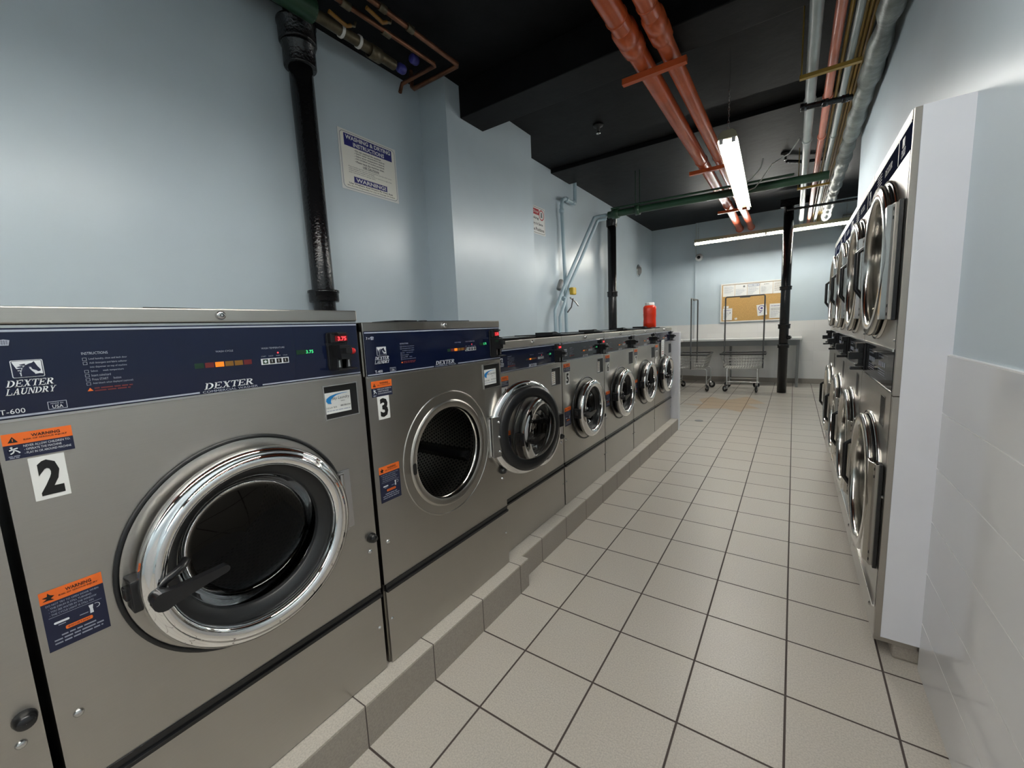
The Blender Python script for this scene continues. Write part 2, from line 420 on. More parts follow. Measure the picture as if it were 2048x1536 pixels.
# ---------------------------------------------------------------- the room
XL, XB, XR, YB, ZC, YF = -2.80, -2.49, .445, 10.08, 3.45, -4.2
b = MB(); b.box((-3, YF-.2, -.1), (1.8, YB+.2, 0), 'floor'); struct('floor', b)
b = MB(); b.box((-3, YF-.2, ZC), (1.8, YB+.2, ZC+.15), 'ceil'); struct('ceiling', b)
b = MB(); b.box((XL-.15, YF, 0), (XL, YB+.1, ZC), 'bluepaint'); struct('wall_left', b)
b = MB(); b.box((XL, 2.82, 0), (XB, 4.20, ZC), 'bluepaint'); struct('wall_chimney_breast', b)
b = MB(); b.box((XL, YB, 0), (1.7, YB+.15, ZC), 'bluepaint'); struct('wall_back', b)
b = MB(); b.box((-1.85, YB-.04, 0), (1.6, YB, ZC), 'bluepaint'); struct('wall_back_furring', b)
b = MB(); b.box((XR, YF, 0), (XR+.2, 5.12, ZC), 'bluepaint'); struct('wall_right', b)
b = MB(); b.box((1.6, 5.12, 0), (1.75, YB+.1, ZC), 'bluepaint'); b.box((XR+.2, 5.02, 0), (1.75, 5.12, ZC), 'bluepaint'); struct('wall_right_recess', b)
b = MB(); b.box((XL-.15, YF-.15, 0), (1.7, YF, ZC), 'bluepaint'); struct('wall_front', b)
for i, (y0, y1, zb) in enumerate(((3.0, 3.32, 3.186), (5.22, 5.78, 3.40))):
    x0 = XB if i == 0 else XL
    b = MB(); b.box((x0, y0, zb), (XR if i == 0 else XR+.2 if False else 1.6, y1, ZC), 'ceil'); struct('trim_%d' % (i+1), b, bevel=.006)
# tiled wainscots
b = MB(); b.box((XR-.012, YF, 0), (XR, 1.972, 1.182), 'tile'); struct('trim_4', b)
b = MB(); b.box((-1.85, YB-.052, .10), (1.6, YB-.04, 1.255), 'backtile'); b.box((XL, YB-.012, .10), (-1.85, YB, 1.255), 'backtile'); struct('trim_5', b)
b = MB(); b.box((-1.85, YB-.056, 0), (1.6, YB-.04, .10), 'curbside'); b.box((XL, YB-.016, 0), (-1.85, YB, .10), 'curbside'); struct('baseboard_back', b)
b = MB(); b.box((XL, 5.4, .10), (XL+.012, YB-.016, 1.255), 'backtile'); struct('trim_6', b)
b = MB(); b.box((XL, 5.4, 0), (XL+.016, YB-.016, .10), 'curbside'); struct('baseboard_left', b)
# curbs the washers stand on, partition, dryer plinth and end panel
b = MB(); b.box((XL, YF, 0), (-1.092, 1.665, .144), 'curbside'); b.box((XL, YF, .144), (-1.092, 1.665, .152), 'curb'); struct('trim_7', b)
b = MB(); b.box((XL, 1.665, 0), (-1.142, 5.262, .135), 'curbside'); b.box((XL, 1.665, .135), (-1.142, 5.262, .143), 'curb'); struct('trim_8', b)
b = MB(); b.box((-2.05, 5.264, 0), (-1.137, 5.345, 1.21), 'whitepanel'); struct('wall_partition', b, bevel=.004)
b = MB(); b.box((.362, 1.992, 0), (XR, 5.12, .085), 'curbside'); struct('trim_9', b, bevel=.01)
b = MB(); b.box((.3225, 1.968, .09), (XR, 1.984, 1.998), 'whitepanel'); struct('trim_10', b)
b = MB(); b.box((.3035, 1.966, .088), (.3225, 1.984, 1.03), 'trimsteel'); b.box((.3035, 1.966, 1.033), (.3225, 1.984, 1.995), 'trimsteel'); struct('trim_11', b, bevel=.001)

# ---------------------------------------------------------------- washers (local frame: x out of the front, y to the right, z up)
def logo(b, y, z, w, h, x):
    """white square with a dark horse head, framed"""
    P = lambda pts: [(y+u*w, z+v*h) for u, v in pts]
    b.rrect(y-.03*w, z-.03*h, y+1.03*w, z+1.03*h, .06*w, 'white', x)
    b.rrect(y+.0*w, z+.0*h, y+1*w, z+1*h, .05*w, 'navyprint', x+.0003)
    b.poly(P([(.03, .97), (.97, .97), (.97, .2), (.72, .14), (.68, .06), (.24, .06), (.2, .3), (.03, .9)]), 'white', x+.0006)
    b.poly(P([(.27, .04), (.27, .3), (.33, .52), (.43, .70), (.56, .80), (.66, .84), (.74, .93), (.77, .82), (.83, .62), (.92, .40), (.90, .32), (.82, .30), (.76, .38), (.66, .44),
              (.60, .55), (.55, .62), (.56, .50), (.62, .36), (.70, .22), (.73, .04)]), 'navyprint', x+.0009)
    b.poly(P([(.60, .62), (.585, .50), (.66, .40), (.78, .20), (.97, .14), (.97, .28), (.83, .29), (.74, .38), (.64, .46)]), 'white', x+.0012)
    for k, (u, v) in enumerate(((.03, .12), (.05, .27), (.09, .42), (.15, .56), (.24, .69))):
        b.poly(P([(u, v+.07), (u+.19, v+.12), (u+.21, v), (u+.05, v+.02)]), 'navyprint', x+.0010)
def basket_icon(b, y, z, w, h, x):
    b.poly([(y, z+h*.85), (y+w*.5, z+h), (y+w, z+h*.85), (y+w*.85, z), (y+w*.15, z)], 'line', x)
    for i in (1, 2, 3):
        b.rect(y+w*.15, z+h*(.1+.2*i), y+w*.85, z+h*(.14+.2*i), 'navyprint', x+.0003)
        b.rect(y+w*(.12+.2*i), z+h*.1, y+w*(.15+.2*i), z+h*.85, 'navyprint', x+.0003)
def warn_head(b, y0, z0, y1, z1, x, hand=False):
    w, h = y1-y0, z1-z0
    b.rect(y0, z0, y1, z1, 'orange', x)
    if hand: b.poly([(y0+w*(.13+.1*u), z0+h*(.45+.38*v)) for u, v in ((-.9, -.6), (-.2, -.2), (-.9, .2), (-.1, .3), (0, .95), (.4, .4), (1, .1), (.4, -.3), (.9, -.8), (0, -.6))], 'black', x+.0004)
    else:
        b.poly([(y0+w*.07, z0+h*.2), (y0+w*.21, z0+h*.2), (y0+w*.14, z0+h*.72)], 'black', x+.0004)
        b.rect(y0+w*.134, z0+h*.3, y0+w*.146, z0+h*.55, 'orange', x+.0008)
    b.text('WARNING', y0+w*.40, z0+h*.50, w*.42, h*.27, 'black', x+.0004, 0, .02)
    b.text('RISK OF SERIOUS INJURY', y0+w*.29, z0+h*.24, w*.63, h*.17, 'black', x+.0004, 0, .012)
def hook(b, y, z, s, x):
    for i in range(8):
        a0, a1 = math.radians(120-i*27), math.radians(120-(i+1)*27)
        b.poly([(y+s*math.cos(a0), z+s*math.sin(a0)), (y+s*math.cos(a1), z+s*math.sin(a1)), (y+s*.82*math.cos(a1), z+s*.82*math.sin(a1)), (y+s*.82*math.cos(a0), z+s*.82*math.sin(a0))], 'white', x)

def chrome_door(root, R, ri, glass='glass', handle=True, at=(0, 0, 0), rz=0):
    """a porthole door; its own origin is the centre of the ring at the front plane"""
    b = MB()
    b.lathe([(R-.010, .028), (R, .034), (R+.001, .050), (R-.004, .060), (R-.013, .066), (R-.022, .069), (ri+.026, .0695), (ri+.012, .067), (ri+.003, .060), (ri, .046), (ri+.004, .026), (R-.03, .022)], 'chrome', n=96, closed=True)
    d = b.build('door', root, at, (0, 0, rz))
    g = MB()
    g.lathe([(ri-.024, .012), (ri-.032, .004), (ri-.038, -.020), (ri-.052, -.038), (ri-.075, -.046), (.0008, -.050)], glass, n=72)
    g.build('door_glass', d)
    g = MB()
    g.lathe([(ri+.012, .028), (ri+.001, .034), (ri-.010, .024), (ri-.026, .018), (ri-.030, .006), (ri-.020, -.004), (ri+.012, -.004), (ri+.028, .004), (R-.030, .024)], 'rubber', n=72, closed=True)
    g.build('door_gasket', d)
    if handle:
        h = MB(); px = -R+.03; L = .52*R
        pz = -.012; L = .46*R; px = -R+.026
        h.lathe([(.0005, .062), (.018, .062), (.018, .090), (.0005, .092)], 'blackplastic', (0, px, pz), n=20)
        a0, a1, r0, r1 = Vector((px, pz)), Vector((px+L, pz+.012)), .0205, .0085
        d_ = (a1-a0).normalized(); n_ = Vector((-d_.y, d_.x)); out = []
        for i in range(9): t = PI/2+PI*i/8; out.append(a0+(d_*math.cos(t)+n_*math.sin(t))*r0)
        for q in (.15, .4, .7): out.append(a0.lerp(a1, q)-n_*(r0+(r1-r0)*q**.55))
        for i in range(7): t = -PI/2+PI*i/6; out.append(a1+(d_*math.cos(t)+n_*math.sin(t))*r1)
        for q in (.7, .4, .15): out.append(a0.lerp(a1, q)+n_*(r0+(r1-r0)*q**.55))
        h.prism([(p.x, p.y) for p in out], .088, .107, 'blackplastic', True)
        h.tube([(.060, px+.004, pz+.012), (.070, px+.022, pz+.030), (.060, px+.045, pz+.036), (.040, px+.060, pz+.040)], .010, 'blackplastic', 8)
        h.build('door_handle', d, bevel=.005)
        lk = MB(); lk.box((.002, -R-.012, -.038), (.050, -R+.028, .03), 'blackplastic'); lk.box((.006, -R-.018, -.016), (.03, -R-.008, .012), 'blackplastic')
        lk.build('latch', d, bevel=.003)
    return d

def coin_acceptor(root, y, z, w, h, price, lit=True):
    """black coin box: plate, hooded display, slide block and return cups"""
    b = MB()
    b.rrect(y, z, y+w, z+h, .012, 'blackplastic', .006)
    pts = [(y+.012*math.cos(a)*0, 0) for a in (0,)]
    b.box((0, y+.004, z+.004), (.008, y+w-.004, z+h-.004), 'blackplastic')
    b.box((.008, y+.10*w, z+.72*h), (.022, y+.90*w, z+.97*h), 'blackplastic'); b.box((.022, y+.30*w, z+.93*h), (.040, y+.70*w, z+.985*h), 'blackplastic')
    b.prism([(y+.28*w, z+.30*h), (y+.72*w, z+.30*h), (y+.78*w, z+.66*h), (y+.22*w, z+.66*h)], .008, .050, 'blackplastic')
    b.box((.008, y+.36*w, z+.44*h), (.068, y+.64*w, z+.58*h), 'blackplastic')
    for s in (.26, .70):
        b.prism([(y+(s-.10)*w, z+.06*h), (y+(s+.14)*w, z+.06*h), (y+(s+.16)*w, z+.34*h), (y+(s-.04)*w, z+.34*h)], .008, .034, 'blackplastic')
        b.poly([(y+(s-.02)*w, z+.09*h), (y+(s+.08)*w, z+.09*h), (y+(s+.06)*w, z+.28*h), (y+(s)*w, z+.26*h)], 'satin', .0346)
    b.box((.008, y+.06*w, z+.02*h), (.056, y+.94*w, z+.065*h), 'blackplastic')
    a = b.build('coin_acceptor', root, bevel=.0015)
    d = MB(); d.rect(y+.30*w, z+.76*h, y+.88*w, z+.90*h, 'ledredback' if lit else 'black', .0226)
    if lit: d.text(price, y+.42*w, z+.775*h, .40*w, .105*h, 'ledred', .0232, 0, .03)
    d.build('price_display', a)
    return a

def washer(name_label, y0, x0, z0, Wd, H, num, kind, opts):
    """kind: 'big', 'mid' or 'small'"""
    r = thing('washing_machine', name_label, 'washing machine', (x0, y0, z0), 0, 'front loading washers along the tiled curb')
    P = dict(big=dict(cap=.032, pt=1.217, pb=1.058, R=.243, ri=.195, bez=.267, dz=.669, dy=.379, s0=.278, s1=.306, model='T-600', fold='6'),
             mid=dict(cap=.031, pt=1.190, pb=1.044, R=.236, ri=.186, bez=.255, dz=.686, dy=.378, s0=.278, s1=.306, model='T-400', fold='3'),
             small=dict(cap=.038, pt=1.084, pb=.970, R=.203, ri=.150, bez=.222, dz=.606, dy=.358, s0=.266, s1=.296, model='', fold=''))[kind]
    ht = H; D = .74; g = .004
    cy, cz = P['dy'], P['dz']
    # cabinet shell
    b = MB()
    for yy in (0, Wd-.012): b.box((-D, yy, 0), (-.012, yy+.012, ht-.004), 'trimsteel')
    b.box((-D, .012, 0), (-D+.012, Wd-.012, ht-.004), 'trimsteel'); b.box((-D+.012, .012, 0), (-.02, Wd-.012, .012), 'trimsteel')
    b.box((-D+.012, .012, .27), (-.40, Wd-.012, .274), 'blackmatte')
    b.build('cabinet', r)
    b = MB(); b.box((-D, .0, ht-P['cap']), (.004, Wd, ht), 'steel'); c = b.build('top_cover', r, bevel=.003)
    k = MB(); ky = Wd*.5 if kind != 'big' else .371
    k.lathe([(.0005, .016), (.006, .016), (.009, .014), (.011, .010), (.011, .003)], 'satin', (0, ky, ht-P['cap']*.5), n=20)
    k.ringdecal(ky, ht-P['cap']*.5, .003, .0045, 'black', .0166, 16); k.build('lock', c)
    # detergent lids on top
    b = MB()
    ly = .30*Wd if kind == 'small' else .40*Wd
    b.box((-.50, ly, ht), (-.10, ly+.36, ht+(.010 if kind == 'small' else .007)), 'blackplastic')
    b.prism([(ly-.03, ht), (ly+.09, ht), (ly+.09, ht+.012), (ly+.03, ht+.024 if kind == 'small' else ht+.013), (ly-.03, ht+.026 if kind == 'small' else ht+.013)], -.30, -.16, 'blackplastic')
    b.lathe([(.0005, ht+.028 if kind == 'small' else ht+.014), (.02, ht+.026 if kind == 'small' else ht+.013), (.02, ht)], 'blackplastic', (-.2, ly+(.07 if kind == 'small' else .16), 0), axis='z', n=18)
    b.build('dispenser_lid', r, bevel=.002)
    # front panels
    b = MB(); b.holeplate(g, P['s1'], Wd-g, P['pb']-.006, cy, cz, P['ri']+.008, 'steel', 0, 96, .02)
    b.box((-.012, 0, P['s1']), (-.0004, g+.010, P['pb']), 'steel'); b.box((-.012, Wd-g-.010, P['s1']), (-.0004, Wd, P['pb']), 'steel')
    if kind == 'mid':
        b.lathe([(P['bez']+.001, .0003), (P['bez']-.001, .003), (P['bez']-.004, .003), (P['bez']-.006, .0003)], 'steel', (0, cy, cz), n=96)
        b.lathe([(P['ri']+.034, .0003), (P['ri']+.030, .0055), (P['ri']+.026, .007)], 'steel', (0, cy, cz), n=96)
        b.lathe([(P['ri']+.026, .007), (P['ri']+.010, .0065), (P['ri']+.003, .002)], 'steel', (0, cy, cz), n=96)
        b.lathe([(P['ri']+.003, .002), (P['ri']+.0, -.02)], 'tanksteel', (0, cy, cz), n=96)
    fp = b.build('front_panel', r)
    for yy, zz in ((.030, P['s1']+.15), (Wd-.030, P['s1']+.15)):
        s = MB(); s.lathe([(.0005, .006), (.004, .006), (.0075, .003), (.0085, 0)], 'satin', (0, yy, zz), n=16)
        s.build('screw', fp)
    s = MB(); s.lathe([(.0005, .022), (.010, .022), (.014, .016), (.017, .003), (.017, 0)], 'blackplastic', (0, Wd-.030 if kind != 'big' else Wd-.02, P['s1']+.19 if kind != 'big' else P['s1']+.195), n=20)
    s.build('drain_plug', fp)
    b = MB(); b.box((-.014, g, .002), (0, Wd-g, P['s0']), 'steel')
    lp = b.build('lower_panel', r, bevel=.0015)
    for yy in (.020, Wd-.020):
        s = MB(); s.lathe([(.0005, .004), (.004, .003), (.006, 0)], 'satin', (0, yy, P['s0']*.6), n=12); s.build('panel_screw', lp)
    b = MB(); b.box((-.02, g, P['s0']), (.010, Wd-g, P['s0']+.010), 'blackplastic'); b.box((-.02, g, P['s0']+.010), (.003, Wd-g, P['s1']), 'blackplastic'); b.build('trim_strip', r, bevel=.001)
    # tub opening, drum
    b = MB(); ri = P['ri']
    b.lathe([(ri+.008, -.004), (ri+.004, -.012), (ri-.003, -.016), (ri-.003, -.03), (ri+.012, -.045), (ri+.02, -.05)], 'tanksteel' if kind == 'mid' else 'rubber', (0, cy, cz), n=72)
    b.build('tub_ring', r)
    b = MB(); dr = ri+.045
    b.lathe([(ri+.004, -.052), (dr, -.06), (dr, -.46)], 'perf', (0, cy, cz), n=72, uvs=True)
    b.lathe([(dr, -.46), (.06, -.465), (.0005, -.45)], 'drumback', (0, cy, cz), n=48)
    dm = b.build('drum', r)
    for i in range(3):
        b = MB(); a = math.radians((-22 if kind == 'mid' else 15)+120*i); ca, sa = math.cos(a), math.sin(a)
        q = [(cy+(dr-.001)*ca-.030*sa, cz+(dr-.001)*sa+.030*ca), (cy+(dr-.05)*ca-.014*sa, cz+(dr-.05)*sa+.014*ca), (cy+(dr-.05)*ca+.014*sa, cz+(dr-.05)*sa-.014*ca), (cy+(dr-.001)*ca+.030*sa, cz+(dr-.001)*sa-.030*ca)]
        b.prism(q, -.45, -.075, 'blackplastic')
        b.build('drum_lifter', dm)
    # flange round the opening
    if kind != 'mid':
        b = MB(); z = P['bez']
        b.lathe([(z+.003, .0006), (z+.003, .006), (z-.003, .008), (z-.006, .006)], 'rubber', (0, cy, cz), n=96)
        b.lathe([(z-.006, .004), (z-.012, .006), (z-.03, .005), (ri+.02, .003), (ri+.008, -.004)], 'steel', (0, cy, cz), n=96)
        b.build('door_flange', r)
    # hinge
    b = MB(); hy = cy+P['R']+.010; hz = cz
    b.box((.001, hy, hz-.095), (.006, hy+.040, hz+.095), 'satin')
    b.lathe([(.009, -.088), (.009, .088)], 'satin', (.014, hy+.004, hz), axis='z', n=14)
    b.box((.010, hy-.006, hz+.088), (.020, hy+.012, hz+.094), 'satin'); b.box((.010, hy-.006, hz-.094), (.020, hy+.012, hz-.088), 'satin')
    b.build('hinge', r, bevel=.001)
    # door, closed or swung open about the hinge
    if opts.get('open'):
        th = math.radians(opts['open']); hp = Vector((.020, hy+.004, 0)); rel = Vector((-.020, -(P['R']+.014), 0))
        c, s_ = math.cos(th), math.sin(th)
        ctr = hp+Vector((rel.x*c-rel.y*s_, rel.x*s_+rel.y*c, 0))
        d = chrome_door(r, P['R'], ri, 'clearglass', True, at=(ctr.x, ctr.y, cz), rz=th)
        h = MB(); h.box((.004, P['R']-.032, -.095), (.012, P['R']+.016, .095), 'satin')
        for q in (-.07, 0, .07): h.lathe([(.0005, -.004), (.005, -.003), (.006, .004)], 'satin', (0, P['R']-.022, q), n=12)
        h.build('hinge_leaf', d, bevel=.001)
        s = MB(); s.rrect(cy-ri-.030, cz-.03, cy-ri-.012, cz+.014, .008, 'black', .0095); s.build('latch_slot', fp)
    else:
        chrome_door(r, P['R'], ri, 'glass', True, at=(.006, cy, cz))
    # control panel
    b = MB(); pt, pb = P['pt'], P['pb']
    b.box((-.02, .003, pb-.006), (.0015, Wd-.003, pt+.009), 'satin')
    b.box((.0015, .005, pb), (.004, Wd-.005, pt+.003), opts.get('panel', 'navy'))
    cp = b.build('control_panel', r, bevel=.001)
    x = .0046; hP = pt-pb
    b = MB()
    b.rect(.006, pt-.004, Wd-.006, pt, 'line', x)
    f = hP/.160
    if kind == 'small':
        b.rect(.006, pb+.003, Wd-.006, pb+.005, 'line', x)
        fu = Wd/.75
    else:
        by = Wd*.425
        b.rect(.006, pb+.003, by-.012, pb+.0065, 'line', x); b.rect(by+.128, pb+.003, Wd-.006, pb+.0065, 'line', x)
        fu = 1
    Z = lambda v: pb+v*f
    ox = .034 if kind == 'big' else .050 if kind == 'mid' else .030
    logo(b, ox, Z(.074), .037*fu, .030*f, x)
    b.serif('DEXTER', ox-.011, Z(.057), .058*fu, .0125*f, 'white', x); b.serif('LAUNDRY', ox-.013, Z(.043), .060*fu, .0115*f, 'white', x)
    if kind != 'small':
        b.text(P['model'], .010 if kind == 'big' else .036, Z(.0095), .030, .0088, 'white', x)
        yy = .068 if kind == 'big' else .098
        b.frame(yy, Z(.009), yy+.025, Z(.024), .0009, 'line', x); b.text('MADE IN', yy+.004, Z(.0185), .016, .003, 'line', x); b.text('USA', yy+.0055, Z(.011), .014, .006, 'white', x)
        yy = .004 if kind == 'big' else .012
        b.text(P['fold']+' x', yy, Z(.134), .014, .008, 'white', x); basket_icon(b, yy+.016+(.004 if kind == 'big' else 0), Z(.132), .014, .011, x)
    # operating instructions
    iy = .124 if kind == 'big' else .150 if kind == 'mid' else .110
    lines = ['INSTRUCTIONS', 'Load laundry, close and latch door', 'Add detergent and fabric softener', 'into dispenser on top of machine', 'Select      wash temperature', 'Insert coins/card', 'Press START      button', 'Add bleach when displayed (optional)']
    wid = [.038, .057, .056, .055, .049, .028, .043, .061]
    for i, (t, w) in enumerate(zip(lines, wid)):
        zz = Z(.1085-.0082*i-(.003 if i else 0))
        b.text(t, iy+(0 if i == 0 else .009), zz, w*fu, (.0052 if i == 0 else .0046)*f, 'dim' if i else 'line', x)
        if i not in (0, 3): b.frame(iy, zz-.0006, iy+.006, zz+.0052*f, .0006, 'dim', x)
    b.poly([(iy-.0005, Z(.036)), (iy+.008, Z(.036)), (iy+.0037, Z(.0425))], 'orange', x)
    b.scribble(iy+.010, Z(.0395), .058, .0036, 'redprint', x, 3); b.scribble(iy+.010, Z(.0345), .054, .0036, 'redprint', x, 4)
    # cycle lights, temperature keys
    q = .305 if kind == 'big' else .39 if kind == 'mid' else .40*Wd
    b.text('WASH CYCLE', q+.046, Z(.097), .038*fu, .0045, 'dim', x)
    for i, kx in enumerate(('dimgreen', 'redprint', 'ledorange', 'dimorange', 'dimorange', 'redprint')):
        b.rect(q+.021*i*fu, Z(.062), q+(.021*i+.0185)*fu, Z(.074), kx, x)
    q = .451 if kind == 'big' else .50 if kind == 'mid' else .585*Wd
    b.text('WASH TEMPERATURE', q+.004, Z(.098), .060*fu, .0045, 'dim', x)
    b.disc(q+.045*fu, Z(.0865), .0022, 'ledred', x)
    for i, t in enumerate(('START', 'HOT', 'WARM', 'COLD')): b.text(t, q+.002+.0185*i*fu, Z(.0775), .012*fu, .003, 'dim', x)
    b.rect(q, Z(.057), q+.072*fu, Z(.073), 'white', x)
    for i in range(4):
        b.rect(q+.004+.0175*i*fu, Z(.059), q+(.0145+.0175*i)*fu+.003, Z(.0712), 'dimgreen' if i == 0 else 'black', x+.0003)
        if i: b.rect(q+.0095+.0175*i*fu, Z(.062), q+.0108+.0175*i*fu, Z(.069), 'white', x+.0006)
        else: b.poly([(q+.006, Z(.065)), (q+.011, Z(.069)), (q+.015, Z(.065)), (q+.011, Z(.061))], 'white', x+.0006)
    q = .548 if kind == 'big' else .60 if kind == 'mid' else .74*Wd
    if kind != 'small' or not opts.get('off'):
        b.rect(q-.002, Z(.077), q+.030, Z(.0895), 'dimgreen', x)
        b.text('3.75' if kind == 'big' else '2.75', q+.026*fu, Z(.0785), .022*fu, .0095, 'ledgreen', x+.0003, 0, .02)
    if kind == 'small': b.serif('DEXTER', .44*Wd, Z(.006), .085, .016, 'white', x)
    else:
        b.serif('DEXTER', by-.002, Z(.010), .108, .0155, 'white', x); b.text('COMMERCIAL WASHER', by-.006, Z(.002), .122, .0052, 'line', x)
    b.build('printed_legends', cp)
    # coin acceptor and button
    if kind == 'big': coin_acceptor(r, .636, Z(.020), .071, .116, '3.75'); by_, bz = .722, Z(.076)
    elif kind == 'mid': coin_acceptor(r, .668, Z(.012), .064, .128, '2.75'); by_, bz = .7385, Z(.082)
    else: coin_acceptor(r, Wd-.100, Z(.001), .074, .160*f, '2.50', not opts.get('off')); by_, bz = Wd-.016, Z(.084)
    b = MB(); b.lathe([(.0005, .016), (.007, .0155), (.0095, .012), (.0105, .004)], 'redbutton', (0, by_, bz), n=20); b.build('stop_button', cp)
    # card window
    wy, wz, ww, wh = dict(big=(.616, .934, .110, .098), mid=(.620, .917, .118, .105), small=(Wd-.137, .832, .108, .105))[kind]
    b = MB(); t = .0035
    b.prism([(wy-t, wz-t), (wy+ww+t, wz-t), (wy+ww+t, wz), (wy-t, wz)], 0, .006, 'satin'); b.box((0, wy-t, wz), (.0045, wy, wz+wh+t), 'satin')
    b.box((0, wy+ww, wz), (.0045, wy+ww+t, wz+wh+t), 'satin'); b.box((0, wy, wz+wh), (.0045, wy+ww, wz+wh+t), 'satin')
    b.rect(wy, wz, wy+ww, wz+wh, 'black', .0006)
    wn = b.build('card_window', r)
    if not opts.get('off'):
        b = MB()
        if kind == 'small': b.rect(wy+.006, wz+.004, wy+.05, wz+.085, 'paper', .0010); [b.scribble(wy+.010, wz+.014+.012*i, .034, .006, 'dimorange', .0014, i) for i in range(6)]
        else:
            c0, c1 = wy+.001, wy+ww*.80; e0, e1 = wz+.014, wz+wh*.80
            b.rect(c0, e0, c1, e1, 'paper', .0010); w_ = c1-c0; h_ = e1-e0
            sw = [(.05+.0*i, 0) for i in range(0)]
            o_ = [(.24, .46), (.10, .50), (.04, .62), (.07, .74), (.20, .84), (.40, .90), (.66, .925), (.90, .91)]; i_ = [(.90, .90), (.66, .895), (.46, .85), (.32, .77), (.24, .66), (.22, .56)]
            b.poly([(c0+u*w_, e0+v*h_) for u, v in o_+i_], 'skyblue', .0014)
            b.text('Sky Laundry', c0+.26*w_, e0+.60*h_, .68*w_, .18*h_, 'black', .0014, .2); b.text('Systems', c0+.60*w_, e0+.50*h_, .16*w_, .07*h_, 'black', .0014)
            b.text('718 639 7870', c0+.03*w_, e0+.24*h_, .40*w_, .075*h_, 'black', .0014); b.text('800 798 0768', c0+.58*w_, e0+.27*h_, .39*w_, .075*h_, 'black', .0014)
            b.scribble(c0+.05*w_, e0+.11*h_, .90*w_, .055*h_, 'line', .0014, 5)
        b.build('service_card', wn)
    # warning label, number label, instruction label
    ly, lz, lw, lh = dict(big=(.006, .985, .087, .047), mid=(.018, .972, .085, .054), small=(.020, .897, .094, .053))[kind]
    b = MB(); e = .0006
    if kind != 'big' and num == 0: pass
    warn_head(b, ly, lz+lh*.56, ly+lw, lz+lh, e); b.rect(ly, lz, ly+lw, lz+lh*.56, 'navyprint', e)
    for i, (t, w) in enumerate((('NEVER ALLOW CHILDREN TO:', .68), ('- OPERATE THE MACHINE', .54), ('- PLAY IN OR AROUND MACHINE', .68))):
        b.text(t, ly+lw*.27, lz+lh*(.42-.14*i), lw*w, lh*.085, 'white', e+.0004)
    b.disc(ly+lw*.13, lz+lh*.33, lh*.15, 'navy', e+.0004)
    for p0, p1 in (((.10, .42), (.14, .36)), ((.14, .36), (.12, .26)), ((.14, .36), (.19, .28)), ((.12, .38), (.07, .36)), ((.13, .40), (.19, .42)), ((.12, .26), (.08, .22)), ((.19, .28), (.21, .22))):
        a0 = Vector((ly+lw*p0[0], lz+lh*p0[1])); a1 = Vector((ly+lw*p1[0], lz+lh*p1[1])); d_ = (a1-a0).normalized(); n_ = Vector((-d_.y, d_.x))*lh*.022
        b.poly([tuple(a0+n_), tuple(a1+n_), tuple(a1-n_), tuple(a0-n_)], 'white', e+.0008)
    b.disc(ly+lw*.105, lz+lh*.46, lh*.035, 'white', e+.0008, 10)
    b.scribble(ly+lw*.05, lz+lh*.10, lw*.16, lh*.05, 'dim', e+.0004, 1); b.scribble(ly+lw*.06, lz+lh*.04, lw*.13, lh*.05, 'dim', e+.0004, 2)
    b.build('warning_label', r)
    if num:
        ny, nz, nw, nh = dict(big=(.031, .899, .046, .083), mid=(.037, .892, .049, .080), small=(.046, .812, .055, .081))[kind]
        b = MB(); b.rect(ny, nz, ny+nw, nz+nh, 'paper', e); b.text(str(num), ny+nw*.19, nz+nh*.09, nw*.66, nh*.82, 'black', e+.0004, 0, .045); b.build('number_label', r)
    iy, iz, iw, ih = dict(big=(.010, .602, .086, .122), mid=(.018, .600, .088, .128), small=(.022, .535, .090, .125))[kind]
    b = MB(); warn_head(b, iy, iz+ih*.80, iy+iw, iz+ih, e, True); b.rect(iy, iz, iy+iw, iz+ih*.80, 'navyprint', e)
    for i, (t, w) in enumerate((('DO NOT TRY TO OPEN DOOR WHEN', .84), ('- THE DRUM IS STILL TURNING', .68), ('- YOU SEE WATER IN THE WINDOW', .76), ('- THE CYCLE LIGHT IS STILL ON', .70))):
        b.text(t, iy+iw*(.07 if i == 0 else .10), iz+ih*(.74-.055*i), iw*w, ih*.030, 'line', e+.0004)
    b.rect(iy+iw*.08, iz+ih*.545, iy+iw*.93, iz+ih*.550, 'line', e+.0004)
    b.rrect(iy+iw*.14, iz+ih*.42, iy+iw*.38, iz+ih*.455, ih*.015, 'white', e+.0004); b.scribble(iy+iw*.20, iz+ih*.385, iw*.12, ih*.02, 'dim', e+.0004, 1)
    b.poly([(iy+iw*(.74+u), iz+ih*(.45+v)) for u, v in ((-.03, -.08), (.03, -.08), (.025, 0), (.04, .06), (-.04, .06), (-.025, 0))], 'white', e+.0004)
    hook(b, iy+iw*.83, iz+ih*.47, iw*.06, e+.0004); b.scribble(iy+iw*.54, iz+ih*.40, iw*.16, ih*.02, 'dim', e+.0004, 2)
    b.rrect(iy+iw*.30, iz+ih*.275, iy+iw*.74, iz+ih*.335, ih*.02, 'orange', e+.0004); b.text('IMPORTANT', iy+iw*.34, iz+ih*.290, iw*.36, ih*.030, 'black', e+.0008)
    for i, (o_, w) in enumerate(((.22, .58), (.10, .80), (.10, .78))): b.scribble(iy+iw*o_, iz+ih*(.20-.055*i), iw*w, ih*.032, 'dim', e+.0004, 5+i)
    b.build('instruction_label', r)
